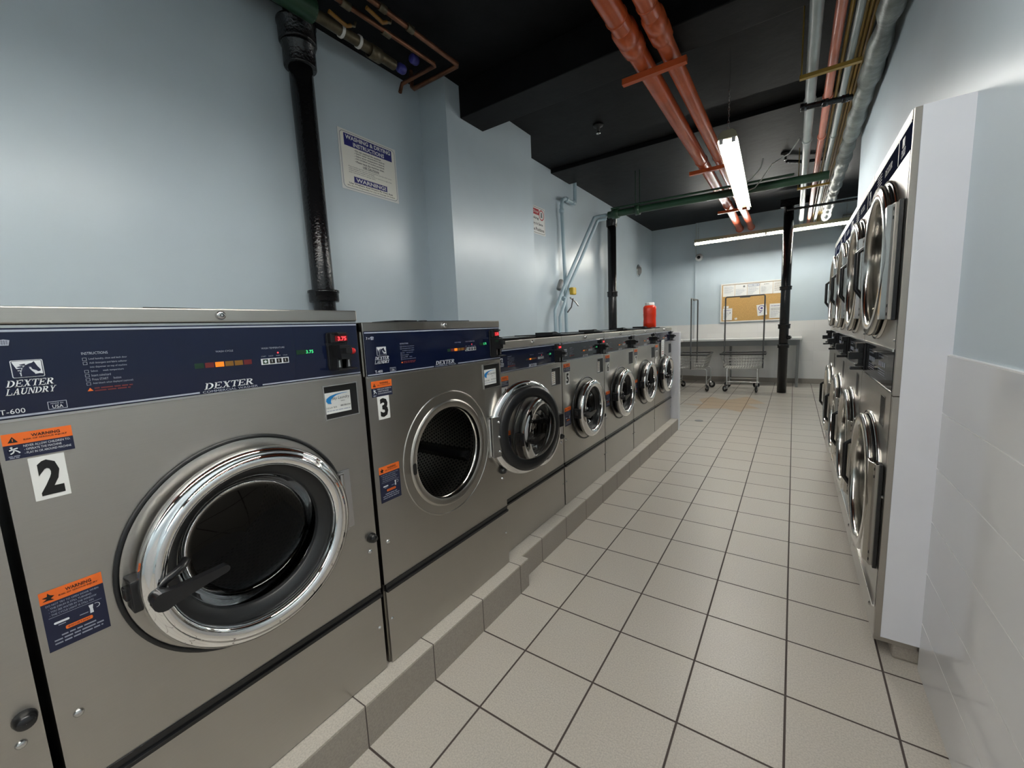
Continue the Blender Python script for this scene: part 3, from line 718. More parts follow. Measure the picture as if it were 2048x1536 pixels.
    if opts.get('note'):
        b = MB(); ny = .30*Wd; b.add([(.012, ny, .81), (.012, ny+.115, .815), (.0125, ny+.115, 1.0), (.0125, ny, .995)], [(0, 1, 2, 3)], 'paper')
        b.add([(.0118, ny, .81), (.0118, ny+.115, .815), (.0118, ny+.115, 1.0), (.0118, ny, .995)], [(3, 2, 1, 0)], 'paper')
        for i in range(5): b.scribble(ny+.02, .97-.02*i, .07, .008, 'dim', .0135, i)
        for i in range(2): b.scribble(ny+.025, .86-.022*i, .06, .012, 'signred', .0135, i+9)
        o = b.build('taped_note', r); o['label'] = 'white paper note with red print'
    return r
for i, n in enumerate((1, 2)):
    washer('steel front loading washer cut off by the left edge of the photo' if n == 1 else 'largest steel front loading washer bearing number 2 with its big chrome door closed',
           (-.700, .067)[i], -1.155, .152, .752, 1.259, 0 if n == 1 else 2, 'big', {})
washer('steel front loading washer bearing number 3 with its round door swung wide open', .834, -1.155, .152, .756, 1.222, 3, 'mid', dict(open=167))
SM = {4: ('smaller steel washer bearing number 4, half hidden behind the open door of its neighbour', {}),
      5: ('smaller steel washer bearing number 5 with closed door and price display lit', {'panel': 'smoke'}),
      6: ('smaller steel washer bearing number 6, between washers 5 and 7', {'off': 1, 'panel': 'smoke'}),
      7: ('smaller steel washer bearing number 7 under the orange jug', {'off': 1, 'panel': 'smoke'}),
      8: ('smaller steel washer with a white note taped on it, last before the low white partition', {'off': 1, 'note': 1})}
for k, (lab, op) in SM.items():
    washer(lab, 1.628+.7195*(k-4), -1.22, .143, .712, 1.131, k, 'small', op)

# ---------------------------------------------------------------- stacked dryers (local x out of the front, y from the far end towards the camera)
def dryer(label, ynear):
    Wd = .778; zb = .062; zz = lambda v: v-zb
    r = thing('stacked_dryer', label, 'dryer', (.303, ynear+Wd, zb), PI, 'stacked tumble dryers built into the right wall')
    D = .135; g = .002; cy = .393; R = .305; ri = .252; czs = (zz(1.541), zz(.580))
    b = MB()
    for yy in (0, Wd-.004): b.box((-D, yy, 0), (-.004, yy+.004, zz(1.996)), 'trimsteel')
    b.box((-D, .004, 0), (-D+.004, Wd-.004, zz(1.996)), 'trimsteel'); b.build('cabinet', r)
    b = MB(); b.box((-D, g, zz(1.966)), (.003, Wd-g, zz(1.998)), 'steel'); b.build('top_trim', r, bevel=.002)
    b = MB(); b.box((-.01, g, zz(1.872)), (.0015, Wd-g, zz(1.966)), 'navyheader')
    b.rect(g, zz(1.960), Wd-g, zz(1.966), 'whiteplastic', .002); sy = Wd-.20
    b.rect(sy, zz(1.872), sy+.008, zz(1.966), 'whiteplastic', .002)
    logo(b, Wd-.13, zz(1.915), .040, .030, .0021); b.serif('DEXTER', Wd-.142, zz(1.896), .066, .012, 'line', .0021); b.serif('LAUNDRY', Wd-.142, zz(1.882), .066, .011, 'line', .0021)
    for i in range(5): b.scribble(.10, zz(1.945-.013*i), .12, .006, 'dim', .0021, i)
    b.serif('DEXTER', .30, zz(1.905), .16, .026, 'dim', .0021)
    b.build('header_panel', r)
    for ud, (z0, z1, cz) in enumerate(((zz(1.198), zz(1.872), czs[0]), (zz(.205), zz(1.040), czs[1]))):
        b = MB(); b.holeplate(g, z0, Wd-g, z1, cy, cz, ri+.004, 'steel', 0, 96, .012)
        b.lathe([(R+.016, .0005), (R+.016, .010), (R-.004, .012), (R-.006, .0005)], 'tanksteel', (0, cy, cz), n=96)
        f = b.build('front_panel', r)
        for q in (.014, Wd-.014):
            s = MB(); s.lathe([(.0005, .005), (.004, .004), (.006, 0)], 'satin', (0, q, z0+.03 if ud == 0 else z1-.40), n=12); s.build('screw', f)
        if ud == 1:
            s = MB(); s.rect(Wd-.20, z1-.15, Wd-.11, z1-.035, 'black', .0006); s.frame(Wd-.204, z1-.154, Wd-.106, z1-.031, .004, 'satin', .0012); s.build('card_window', f)
        b = MB()
        b.lathe([(R-.012, .016), (R, .018), (R+.001, .030), (R-.004, .038), (ri+.010, .040), (ri+.002, .036), (ri, .02), (ri-.004, -.085), (ri+.004, -.09), (R-.014, .014)], 'tanksteel', (0, 0, 0), n=96, closed=True)
        d = b.build('door', r, (0, cy, cz))
        s = MB(); s.lathe([(R-.010, .0125), (R-.004, .0125), (R-.004, .0165), (R-.010, .0165)], 'rubber', n=96, closed=True); s.build('door_gasket', d)
        s = MB(); s.lathe([(ri-.004, -.055), (.15, -.068), (.0008, -.075)], 'glass', n=64); s.build('door_glass', d)
        s = MB(); s.lathe([(ri+.003, -.092), (.05, -.112), (.0008, -.112)], 'blackmatte', n=48); s.build('drum_interior', d)
        s = MB()
        yh = cy+R
        s.prism_z([(.010, R-.075), (.037, R-.060), (.037, R-.012), (.026, R+.020), (.010, R+.020)], -.235, .175, 'tanksteel')
        s.prism_z([(.010, R+.020), (.026, R+.020), (.022, R+.040), (.010, R+.040)], -.235, .175, 'trimsteel'); s.box((.001, R+.012, -.238), (.0135, R+.056, .180), 'blackplastic')
        for q in (-.215, -.185, .125, .155): s.box((.022, R+.026, q-.006), (.0252, R+.034, q+.006), 'black')
        s.build('hinge', d, bevel=.002)
        s = MB(); hy = -R-.008
        for (a0, a1) in ((.222, .104), (-.233, -.133)): s.box((.012, hy-.012, min(a0, a1)), (.030, hy+.022, max(a0, a1)), 'blackplastic')
        s.tube([(.022, hy, .118), (.026, hy, .108), (.056, hy, .086), (.056, hy, -.088), (.026, hy, -.132), (.022, hy, -.146)], .0115, 'blackplastic', 8)
        s.build('door_handle', d, bevel=.002)
    b = MB(); b.box((-.012, g, zz(1.043)), (.001, Wd-g, zz(1.198)), 'smoke'); b.box((-.01, g, zz(1.190)), (.006, Wd-g, zz(1.198)), 'satin'); b.box((-.01, g, zz(1.040)), (.004, Wd-g, zz(1.044)), 'satin')
    for k in range(2):
        q = .20+.26*k
        b.frame(q, zz(1.075), q+.20, zz(1.165), .001, 'dim', .0014); b.text('SELECT TEMPERATURE', q+.015, zz(1.150), .11, .006, 'dim', .0014)
        for j in range(4): b.rect(q+.015+.04*j, zz(1.115), q+.043+.04*j, zz(1.135), 'dim', .0014)
        for j in range(3): b.scribble(q+.015, zz(1.100-.009*j), .15, .005, 'dim', .0014, j)
    b.build('control_panel', r)
    b = MB(); y0, w = .02, .085; z0, h = zz(1.052), .135
    b.box((.001, y0, z0), (.010, y0+w, z0+h), 'blackplastic'); b.box((.010, y0+.008, z0+h*.80), (.038, y0+w-.008, z0+h), 'blackplastic')
    b.box((.010, y0+.015, z0+h*.40), (.066, y0+w-.015, z0+h*.66), 'blackplastic'); b.box((.010, y0+.006, z0+h*.14), (.040, y0+w-.006, z0+h*.22), 'blackplastic')
    b.box((.010, y0+.022, z0), (.058, y0+w-.022, z0+h*.10), 'blackplastic'); b.box((.010, y0+.024, z0+h*.2), (.028, y0+w-.024, z0+h*.95), 'blackplastic')
    b.build('coin_acceptor', r, bevel=.002)
    b = MB(); b.box((-.03, g, 0), (-.001, Wd-g, zz(.195)), 'steel'); b.box((-.01, g, zz(.195)), (.008, Wd-g, zz(.205)), 'chrome')
    s = b.build('base_panel', r, bevel=.001)
    for q in (.12, Wd-.12):
        b = MB(); b.lathe([(.0005, .005), (.006, .004), (.009, 0)], 'satin', (-.001, q, zz(.14)), n=12); b.build('panel_screw', s)
for i, l in enumerate(('stacked pair of steel dryers nearest the camera, beside the white end panel', 'second stacked pair of steel dryers from the white end panel',
                       'third stacked pair of steel dryers from the white end panel', 'stacked pair of steel dryers farthest from the camera, at the end of the wall')):
    dryer(l, 1.986+.7815*i)

# ---------------------------------------------------------------- hanging fluorescent lights
def chain(b, p, z1, k='satin', step=.024):
    z = p[2]; i = 0
    while z < z1-.012:
        pts = []
        for j in range(8):
            a = 2*PI*j/8; u, v = .0055*math.cos(a), .016*math.sin(a)
            pts.append((p[0]+(u if i % 2 else 0), p[1]+(0 if i % 2 else u), z+.014+v))
        b.tube(pts, .0013, k, 4, True); z += step; i += 1
def shop_light(label, loc, rz, two, cat='light', chains=(-1.15, 1.15), lip=-.014):
    r = thing('fluorescent_light', label, cat, loc, rz, 'hanging fluorescent shop lights')
    L = 2.44
    b = MB()
    b.prism_y([(-.074, lip), (-.070, lip), (-.066, .0), (.066, .0), (.070, lip), (.074, lip), (.060, .040), (.035, .062), (-.035, .062), (-.060, .040)] if two else [(-.045, -.042), (-.045, .0), (.022, .0), (.022, .060), (-.055, .060), (-.055, -.042)], -L/2, L/2, 'whitemetal')
    b.build('housing', r, bevel=.002)
    if two:
        b = MB(); b.box((-.064, -L/2+.004, -.0016), (.064, L/2-.004, -.0004), 'reflector'); b.build('reflector', r)  # dark sheet added under the housing to cut glare between the tubes
    for s in (-1, 0, 1):
        b = MB(); xs = (-.044, .044) if two else (.004,)
        for xx in xs: b.box((xx-.013, s*(L/2-.006)-(.006 if s else .014), -.036), (xx+.013, s*(L/2-.006)+(.006 if s else .014), .002), 'whiteplastic')
        b.build('lamp_holder', r)
    for xx in ((-.044, .044) if two else (.004,)):
        for s in (-1, 1):
            b = MB(); y0, y1 = sorted((s*.016, s*(L/2-.014)))
            b.lathe([(.0005, y0), (.0115, y0+.001), (.0127, y0+.004), (.0127, y1-.004), (.0115, y1-.001), (.0005, y1)], 'tube' if two else 'tubeback', (xx, 0, -.020), axis='y', n=14)
            b.build('fluorescent_tube', r)
    for c in chains:
        b = MB(); chain(b, (0, c, .060), ZC-loc[2]-.3); b.tube([(0, c, ZC-loc[2]-.3), (.004, c+.004, ZC-loc[2]-.15), (0, c, ZC-loc[2])], .0014, 'satin', 5); b.build('hanging_chain', r)
shop_light('hanging twin tube fluorescent light below the orange pipes, over the middle of the aisle', (-.535, 5.10, 2.76), math.radians(2.1), True)
shop_light('hanging twin tube fluorescent light over the near end of the aisle, just above the photo', (-.50, .10, 2.74), 0, True, lip=-.026)
shop_light('added twin tube fluorescent fill light behind the camera, unseen, brightening the white end panel', (-.45, -2.75, 2.74), 0, True, lip=-.026)  # fill light added out of view to brighten the end panel and wall tile
shop_light('hanging single line fluorescent light running across the back of the room over the tables', (-.485, 9.15, 2.885), -PI/2, False)

# ---------------------------------------------------------------- pipes
def pipe(name, label, cat, path, r, k, group=None, n=14, extra=None):
    o = Vector(path[0]); b = MB(Matrix.Translation(-o)); b.tube(path, r, k, n)
    if extra: extra(b)
    ob = b.build(name, loc=o); return tag(ob, label, cat, group)
def ring_on(b, c, axis, r, h, k, n=20):
    b.lathe([(r*.8, -h/2), (r, -h/2), (r, h/2), (r*.8, h/2)], k, c, axis, n)
def bar(name, label, cat, a, c, k, group=None, bev=0):
    o = Vector(a); b = MB(Matrix.Translation(-o)); b.box(a, c, k); return tag(b.build(name, loc=o, bevel=bev), label, cat, group)
# black waste stacks
def stack(label, x, y, r, z0, z1, collars, top=True, extra=None):
    b = MB(); b.lathe([(.001, z0), (r, z0), (r, z1), (.001, z1)], 'blackpaint', axis='z', n=28)
    for (za, zb_, rr) in collars:
        b.lathe([(r*.9, za), (rr*.97, za), (rr, za+.008), (rr, zb_-.022), (rr*1.05, zb_-.018), (rr*1.05, zb_-.004), (rr, zb_), (r*.9, zb_)], 'blackpaint', axis='z', n=28)
    if extra: extra(b)
    return tag(b.build('drain_pipe', loc=(x, y, 0)), label, 'pipe', 'black drain pipes')
stack('thick black drain pipe on the left wall behind washer number 2', -2.70, 1.675, .072, .153, ZC, ((1.575, 1.655, .097), (3.06, 3.20, .098), (3.20, 3.33, .112)))
stack('black drain pipe on the left wall behind the farther washers, beside the sloping blue pipes', -2.64, 7.06, .073, 0, 3.16, ((1.82, 1.91, .088), (3.0, 3.14, .09)))
def clean(b):
    b.lathe([(.001, 0), (.034, 0), (.034, .05), (.001, .05)], 'blackpaint', (.052, -.03, .98), 'x', 16)
    b.lathe([(.001, 0), (.018, 0), (.018, .02), (.001, .02)], 'satin', (.102, -.03, .985), 'x', 12)
stack('free standing black drain pipe in front of the cork notice board', -.137, 8.70, .072, 0, 3.18, ((.80, .865, .088), (1.135, 1.215, .092), (1.80, 1.865, .090)), extra=clean)
bar('pipe_hanger', 'short black channel across the top of the free standing pipe', 'hanger', (-.26, 8.64, 3.18), (.14, 8.78, 3.30), 'blackpaint')
# orange pipes and their cross bars
PZ = 3.120
def coup(x, r):
    def f(b):
        for (y0, y1) in ((2.72, 2.94),):
            b.lathe([(r, y0-.02), (r*1.22, y0), (r*1.22, (y0+y1)/2-.01), (r*1.1, (y0+y1)/2), (r*1.22, (y0+y1)/2+.01), (r*1.22, y1), (r, y1+.02)], 'orangepipe', (x, 0, PZ), 'y', 20)
        for yy in (2.6, 5.3, 7.5): ring_on(b, (x, yy, PZ), 'y', r*1.08, .012, 'orangepipe')
        b.lathe([(r*.9, YB-.075), (r*1.18, YB-.070), (r*1.18, YB-.042)], 'orangepipe', (x-.07 if x < -.9 else x-.035, 0, PZ+.07), 'y', 20)
    return f
pipe('water_pipe', 'fatter left one of the two orange pipes running along the ceiling', 'pipe', [(-.930, YF+.02, PZ), (-.930, 7.95, PZ), (-1.0, YB-.041, PZ+.07)], .062, 'orangepipe', 'orange ceiling pipes', 20, coup(-.930, .062))
pipe('water_pipe', 'thinner right one of the two orange pipes running along the ceiling', 'pipe', [(-.755, YF+.02, PZ), (-.755, 7.95, PZ), (-.79, YB-.041, PZ+.07)], .055, 'orangepipe', 'orange ceiling pipes', 20, coup(-.755, .055))
for y, l in ((3.13, 'nearest orange cross bar under the twin orange pipes'), (5.42, 'middle orange cross bar under the twin orange pipes, beside the hanging light'), (7.62, 'farthest orange cross bar under the twin orange pipes, near the back wall')):
    o = bar('pipe_hanger', l, 'hanger', (-1.075, y-.02, 3.018), (-.645, y+.02, 3.0572), 'orangepipe', 'orange cross bars')
# pipe rack over the right wall
RACK = [(.040, 3.02, .034, 'greypipe', 'fat grey pipe at the left edge of the right hand pipe rack'), (.152, 3.02, .028, 'salmon', 'salmon pink pipe in the right hand pipe rack'),
        (.205, 3.045, .012, 'yellowpipe', 'ochre conduit right beside the salmon pink pipe'), (.240, 3.00, .0205, 'greypipe', 'thinner grey pipe between the ochre conduits'),
        (.275, 3.06, .011, 'yellowpipe', 'first of the three ochre conduits beside the silver wrapped pipe'), (.299, 3.06, .011, 'yellowpipe', 'middle of the three ochre conduits beside the silver wrapped pipe'),
        (.323, 3.06, .011, 'yellowpipe', 'last of the three ochre conduits, nearest the silver wrapped pipe')]
for (x, z, r, k, l) in RACK:
    def ex(b, x=x, z=z, r=r, k=k):
        for yy in (4.28, 5.15, 6.9) if r > .015 else (): ring_on(b, (x, yy, z), 'y', r*1.25, .03, k, 14)
    pipe('water_pipe' if r > .02 else 'conduit', l, 'pipe', [(x, YF+.02, z), (x, YB-.042, z)], r, k, 'pipes in the right hand rack', 12, ex)
b = MB(); P = []; Rr = []
for i in range(120):
    y = YF+.05+i*(8.9-YF)/119; P.append((0, y, 0)); Rr.append(.060+.007*math.sin(i*1.9)+.004*math.sin(i*.7+1)-(.010 if i % 17 == 0 else 0))
b.tube(P, Rr, 'insul', 14)
tag(b.build('wrapped_pipe', loc=(.370, 0, 2.955)), 'thick silver wrapped pipe along the top of the right wall', 'pipe')
def rackbar(y, k, label, z=2.94, grp='bars under the right hand pipe rack'):
    o = bar('pipe_hanger', label, 'hanger', (-.03, y-.016, z-.014), (.30, y+.016, z+.010), k, grp)
    b = MB()
    b.tube([(.01, .016, 0), (.01, .016, ZC-z+.014)], .005, k, 6); b.build('rod', o); return o
rackbar(3.70, 'yellowpipe', 'ochre cross bar under the right hand pipe rack, nearest the camera', 2.955)
rackbar(6.70, 'yellowpipe', 'ochre cross bar under the right hand pipe rack, behind the green pipe', 2.955)
pipe('drain_pipe', 'nearer black pipe crossing under the right hand pipe rack', 'pipe', [(-.02, 4.06, 2.90), (.27, 4.11, 2.90), (.29, 4.115, 2.90)], .021, 'blackpaint', 'black cross pipes', 12, lambda b: [ring_on(b, (xx, 4.06+.19*xx, 2.90), 'x', .027, .04, 'blackpaint') for xx in (0, .13, .25)])
pipe('drain_pipe', 'farther black pipe crossing under the right hand pipe rack near the back', 'pipe', [(-.14, 7.36, 2.855), (.80, 7.40, 2.855)], .017, 'blackpaint', 'black cross pipes', 12)
# green pipe crossing the room
def gh(b):
    for yy in (-1.88,):
        b.lathe([(.056, -.03), (.07, -.03), (.07, .03), (.056, .03)], 'greenpipe', (yy, 6.05, 2.925), 'x', 18)
        b.tube([(yy-.03, 6.05, 2.98), (yy-.03, 6.05, ZC)], .006, 'greenpipe', 6); b.tube([(yy+.03, 6.05, 2.98), (yy+.03, 6.05, ZC)], .006, 'greenpipe', 6)
    b.lathe([(.05, -.05), (.066, -.05), (.066, .05), (.05, .05)], 'greenpipe', (-2.20, 6.05, 2.93), 'x', 18)
pipe('water_pipe', 'dark green pipe crossing the room under the ceiling', 'pipe', [(-2.31, 6.05, 2.932), (.265, 6.05, 2.888)], .047, 'greenpipe', None, 18, gh)
pipe('conduit', 'thin green conduit running on top of the green cross pipe', 'pipe', [(-2.25, 6.00, 2.998), (-.06, 6.0, 2.957)], .013, 'greenpipe', None, 8)
# painted pipes on the left wall
pipe('water_pipe', 'upright wall coloured pipe with an elbow at the top, left of the black drain pipe', 'pipe', [(-2.72, 5.80, 3.44), (-2.72, 5.80, 3.14), (-2.72, 5.78, 3.115), (-2.72, 5.46, 3.115), (-2.72, 5.39, 3.08), (-2.72, 5.36, 3.0), (-2.72, 5.41, 2.1), (-2.72, 5.42, .144)], .026, 'pipeblue', 'wall coloured pipes', 12,
     lambda b: [ring_on(b, c, a, .034, .05, 'pipeblue') for c, a in (((-2.72, 5.72, 3.115), 'y'), ((-2.72, 5.52, 3.115), 'y'), ((-2.72, 5.36, 2.93), 'z'))])
pipe('gas_pipe', 'upper one of the two sloping blue pipes on the left wall', 'pipe', [(-2.33, 6.05, 2.94), (-2.50, 6.06, 2.945), (-2.52, 6.02, 2.93), (-2.655, 5.22, 1.86), (-2.66, 5.06, 1.66), (-2.66, 4.97, 1.56), (-2.66, 4.96, .144)], .022, 'pipeblue', 'wall coloured pipes', 12)
gp = pipe('gas_pipe', 'lower one of the two sloping blue pipes, carrying the yellow valve', 'pipe', [(-2.33, 6.02, 2.88), (-2.44, 6.02, 2.88), (-2.46, 5.99, 2.86), (-2.60, 5.30, 1.90), (-2.60, 5.10, 1.60), (-2.60, 4.99, 1.47), (-2.60, 4.98, .144)], .022, 'pipeblue', 'wall coloured pipes', 12)
vo = Vector((-2.565, 5.29, 1.82))-gp.location
b = MB(); b.box((-.01, -.05, -.05), (.05, .055, .05), 'yellowvalve'); r = b.build('valve_body', gp, vo, bevel=.012)
b = MB(); b.tube([(.0, -.05, -.09), (.02, .06, -.14), (.04, .12, -.20)], .011, 'satin', 8); b.tube([(.02, .0, -.10), (.02, -.06, -.22), (.01, -.16, -.29)], .009, 'darkgrey', 8); b.build('valve_lever', r)
b = MB(); b.lathe([(.001, -.03), (.035, -.03), (.035, .03), (.001, .03)], 'pipeblue', (-.06, -.10, -.10), 'y', 14); b.build('union_nut', r)
r = thing('pressure_gauge', 'grey cylinder sticking out beside the yellow valve', 'gauge', (-2.66, 5.10, 1.86))
b = MB(Matrix.Rotation(math.radians(-35), 4, 'X')); b.lathe([(.001, -.02), (.03, -.02), (.034, .0), (.034, .12), (.03, .13), (.001, .13)], 'tablegrey', axis='z', n=18); b.build('gauge_body', r)
b = MB(Matrix.Rotation(math.radians(-35), 4, 'X')); b.lathe([(.001, .1305), (.026, .1305)], 'darkgrey', axis='z', n=18); b.build('gauge_cap', r)
# pipe tangle at the top left
pipe('copper_pipe', 'outer bent copper pipe under the ceiling at the top left', 'pipe', [(-2.14, -1, 3.30), (-2.14, 2.58, 3.30), (-2.155, 2.595, 3.30), (-2.62, 2.595, 3.30), (-2.64, 2.595, 3.32), (-2.64, 2.595, 3.44)], .017, 'copper', 'copper pipes', 10, lambda b: [ring_on(b, (-2.14, yy, 3.30), 'y', .023, .05, 'brass') for yy in (1.9, 2.12)])
pipe('copper_pipe', 'inner bent copper pipe under the ceiling at the top left', 'pipe', [(-2.29, -1, 3.30), (-2.29, 1.7, 3.30), (-2.27, 2.47, 3.30), (-2.28, 2.49, 3.30), (-2.64, 2.49, 3.30), (-2.66, 2.49, 3.27), (-2.66, 2.48, 3.24)], .015, 'copper', 'copper pipes', 10, lambda b: [ring_on(b, (-2.29, yy, 3.30), 'y', .022, .06, 'brass') for yy in (1.75, 2.05)])
pipe('water_pipe', 'tarnished straight pipe beside the green wrapped end at the top left', 'pipe', [(-2.50, 1.668, 3.30), (-2.50, 2.05, 3.30), (-2.51, 2.30, 3.30)], .034, 'brass', None, 14, lambda b: [ring_on(b, (-2.50, yy, 3.30), 'y', .041, .018, 'alu') for yy in (1.86, 1.99)]+[ring_on(b, (-2.50, 2.12, 3.29), 'y', .046, .09, 'brass')])
pipe('wrapped_pipe', 'dark green wrapped pipe end at the top left corner of the photo', 'pipe', [(-2.49, -.6, 3.30), (-2.49, 1.66, 3.30)], .066, 'greenpipe', None, 18, lambda b: b.lathe([(.066, 1.655), (.060, 1.662), (.034, 1.664)], 'alu', (-2.49, 0, 3.30), 'y', 20))
for i, (y, x, l) in enumerate(((1.80, -2.40, 'orange lever handle beside the tarnished pipe at the top left'), (1.92, -2.20, 'yellow lever handle between the copper pipes at the top left'))):
    r = thing('valve_handle', l, 'valve', (x, y, 3.27), 0)
    b = MB(); b.tube([(0, -.09, .02), (0, .03, .0), (0, .06, .02)], .012, 'dimorange', 8); b.build('lever', r)
    b = MB(); b.tube([(0, .06, .02), (0, .09, .03), (0, .10, .06)], .008, 'brass', 8); b.build('lever_stem', r)
for i, (p, l) in enumerate((((-2.50, 2.36, 3.30), 'blue pipe fitting at the end of the tarnished pipe'), ((-2.42, 2.42, 3.36), 'blue pipe fitting beside the inner copper pipe'))):
    b = MB(); b.lathe([(.001, -.03), (.028, -.03), (.034, -.015), (.034, .015), (.028, .03), (.001, .03)], 'bluefit', axis='y', n=14)
    tag(b.build('pipe_fitting', loc=p), l, 'fitting')
pipe('hanger_rod', 'thin rod hanging beside the inner copper pipe at the top left', 'hanger', [(-2.44, 2.42, 3.44), (-2.44, 2.42, 3.395)], .006, 'brass', None, 6)
b = MB(); b.box((-.02, -.12, -.03), (.02, .12, .05), 'pipeblue'); tag(b.build('junction_box', loc=(XL+.021, .92, 3.36), bevel=.006), 'wall coloured cover plate high on the left wall at the top edge of the photo', 'cover')
# sprinklers and ceiling bits
for p, l in (((-1.80, 4.45, ZC), 'black sprinkler head on the ceiling left of the orange pipes'), ((-.17, 6.75, ZC), 'black sprinkler head on the ceiling right of the hanging light')):
    r = thing('ceiling_sprinkler', l, 'sprinkler', p)
    b = MB(); b.lathe([(.001, -.004), (.055, -.006), (.05, -.02), (.02, -.03), (.016, -.06), (.001, -.06)], 'blackmatte', axis='z', n=20); b.build('escutcheon', r)
    b = MB(); b.lathe([(.010, -.06), (.012, -.085), (.022, -.088), (.022, -.092), (.001, -.092)], 'satin', axis='z', n=14); b.build('nozzle', r)
pipe('sprinkler_pipe', 'small black pipe on the ceiling by the right hand sprinkler', 'pipe', [(-.16, 6.95, 3.40), (.05, 7.15, 3.40), (.3, 7.2, 3.40)], .02, 'blackpaint', None, 10)
pipe('light_cable', 'white cable drooping from the ceiling to the hanging light', 'cable', [(-.02, 5.15, 3.05), (-.10, 5.30, 2.98), (-.25, 5.42, 2.95), (-.36, 5.6, 2.86), (-.43, 5.75, 2.83), (-.50, 5.8, 2.826)], .006, 'cable', 'light cables', 6)
pipe('light_cable', 'short white cable curling up from the middle of the hanging light', 'cable', [(-.53, 5.55, 2.828), (-.44, 5.5, 2.87), (-.36, 5.48, 2.95), (-.34, 5.5, 3.05)], .006, 'cable', 'light cables', 6)

# ---------------------------------------------------------------- signs and wall things
r = thing('instruction_sign', 'cream washing instructions sign with navy headings on the left wall beside the thick black pipe', 'sign', (XL, 1.972, 2.425))
b = MB(); w, h = .530, .425
b.prism([(0, 0), (w, 0), (w, h), (0, h)], .0005, .004, 'paper'); b.build('board', r)
b = MB(); x = .0046
b.rrect(.012, .012, w-.012, h-.012, .03, 'tablegrey', x); b.rrect(.015, .015, w-.015, h-.015, .028, 'paper', x+.0004); b.rrect(.022, .022, w-.022, h-.022, .022, 'cream', x+.0008); x += .0012
b.rect(.045, .315, w-.045, .400, 'signblue', x)
b.text('WASHING & DRYING', .058, .363, w-.116, .030, 'paper', x+.0004, 0, .03); b.text('INSTRUCTIONS', .122, .322, w-.244, .030, 'paper', x+.0004, 0, .03)
for i, (t, q) in enumerate((('Do not overload the machines.', .235), ('Select water temperature desired.', .268), ('Select dryer temperature desired.', .265), ('NO DYEING of clothes permitted.', .262), ('Please leave the machines clean.', .258))):
    zz = .291-.0195*i; b.text(t, .140, zz, q, .0135, 'black', x, 0, .015); b.disc(.132, zz+.006, .0025, 'black', x, 10)
b.rect(.212, .208, .264, .2093, 'black', x)
b.text('USE CAUTION:', .195, .188, .150, .015, 'black', x, 0, .02); b.rect(.195, .184, .345, .1855, 'black', x)
for i, (t, q) in enumerate((("Most of today's garments are made of synthetic materials which can be", .40), ('easily damaged by improper handling.', .23), ('Clothes that are washed in water too hot or dried at too high a heat', .40), ('dryer may shrink, melt or damage colors.', .24))):
    b.text(t, .066, .168-.0135*i, q, .0095, 'black', x)
for i in range(25): b.rect(.106+.0125*i, .062, .114+.0125*i, .108, 'signblue', x)
b.rect(.109, .066, .414, .104, 'signblue', x+.0002); b.text('WARNING!', .122, .071, .28, .029, 'paper', x+.0006, 0, .03)
b.text('Use Washers And Dryers At Own Risk', .060, .042, .410, .017, 'black', x, 0, .015); b.text('We Are Not Responsible For Loss Or Damage Of Clothes', .042, .026, .446, .0115, 'black', x, 0, .015)
b.build('lettering', r)
r = thing('notice_sign', 'small white sign with red corner and round pictogram, half hidden by the chimney breast', 'sign', (XL, 4.47, 2.545))
b = MB(); w, h = .545, .345; b.prism([(0, 0), (w, 0), (w, h), (0, h)], .0005, .004, 'paper'); b.build('board', r)
b = MB(); x = .0046
b.rrect(.010, .012, w-.012, h-.012, .03, 'tablegrey', x); b.rrect(.016, .018, w-.018, h-.018, .026, 'paper', x+.0004); x += .0008
b.rect(.12, .240, .385, .312, 'signred', x); b.text('Stop', .25, .254, .115, .042, 'paper', x+.0004)
b.ringdecal(.450, .250, .052, .066, 'signred', x); b.poly([(.425, .22), (.475, .22), (.465, .285), (.435, .285)], 'tablegrey', x)
for t, y0, z0, q, hh in (('Smoking', .13, .175, .245, .040), ('Laundry In Same', .12, .105, .36, .042), ('Machine Positions', .08, .040, .43, .042)): b.text(t, y0, z0, q, hh, 'black', x, 0, .02)
b.build('lettering', r)
r = thing('round_vent', 'round steel vent on the far left wall above the orange jug', 'vent', (XL, 9.05, 2.462))
b = MB(); b.lathe([(.125, 0), (.13, .006), (.118, .016), (.10, .016), (.098, .004)], 'satin', n=32); b.build('rim', r)
b = MB(); b.lathe([(.099, .004), (.07, .05), (.001, .052)], 'tablegrey', n=28); b.build('cover', r)
r = thing('security_camera', 'small white dome camera high on the back wall at the wall step', 'camera', (-1.77, YB-.04, 2.712), -PI/2)
b = MB(); b.lathe([(.001, 0), (.078, 0), (.078, .02), (.066, .045), (.036, .058)], 'whiteplastic', n=28); b.build('housing', r)
b = MB(); b.lathe([(.034, .056), (.03, .062), (.018, .074), (.001, .078)], 'black', n=24); b.build('lens_dome', r)
pipe('camera_cable', 'thin white cable running up the back wall from the camera', 'cable', [(-1.835, YB-.046, 2.72), (-1.835, YB-.046, ZC-.02)], .005, 'cable', None, 6)
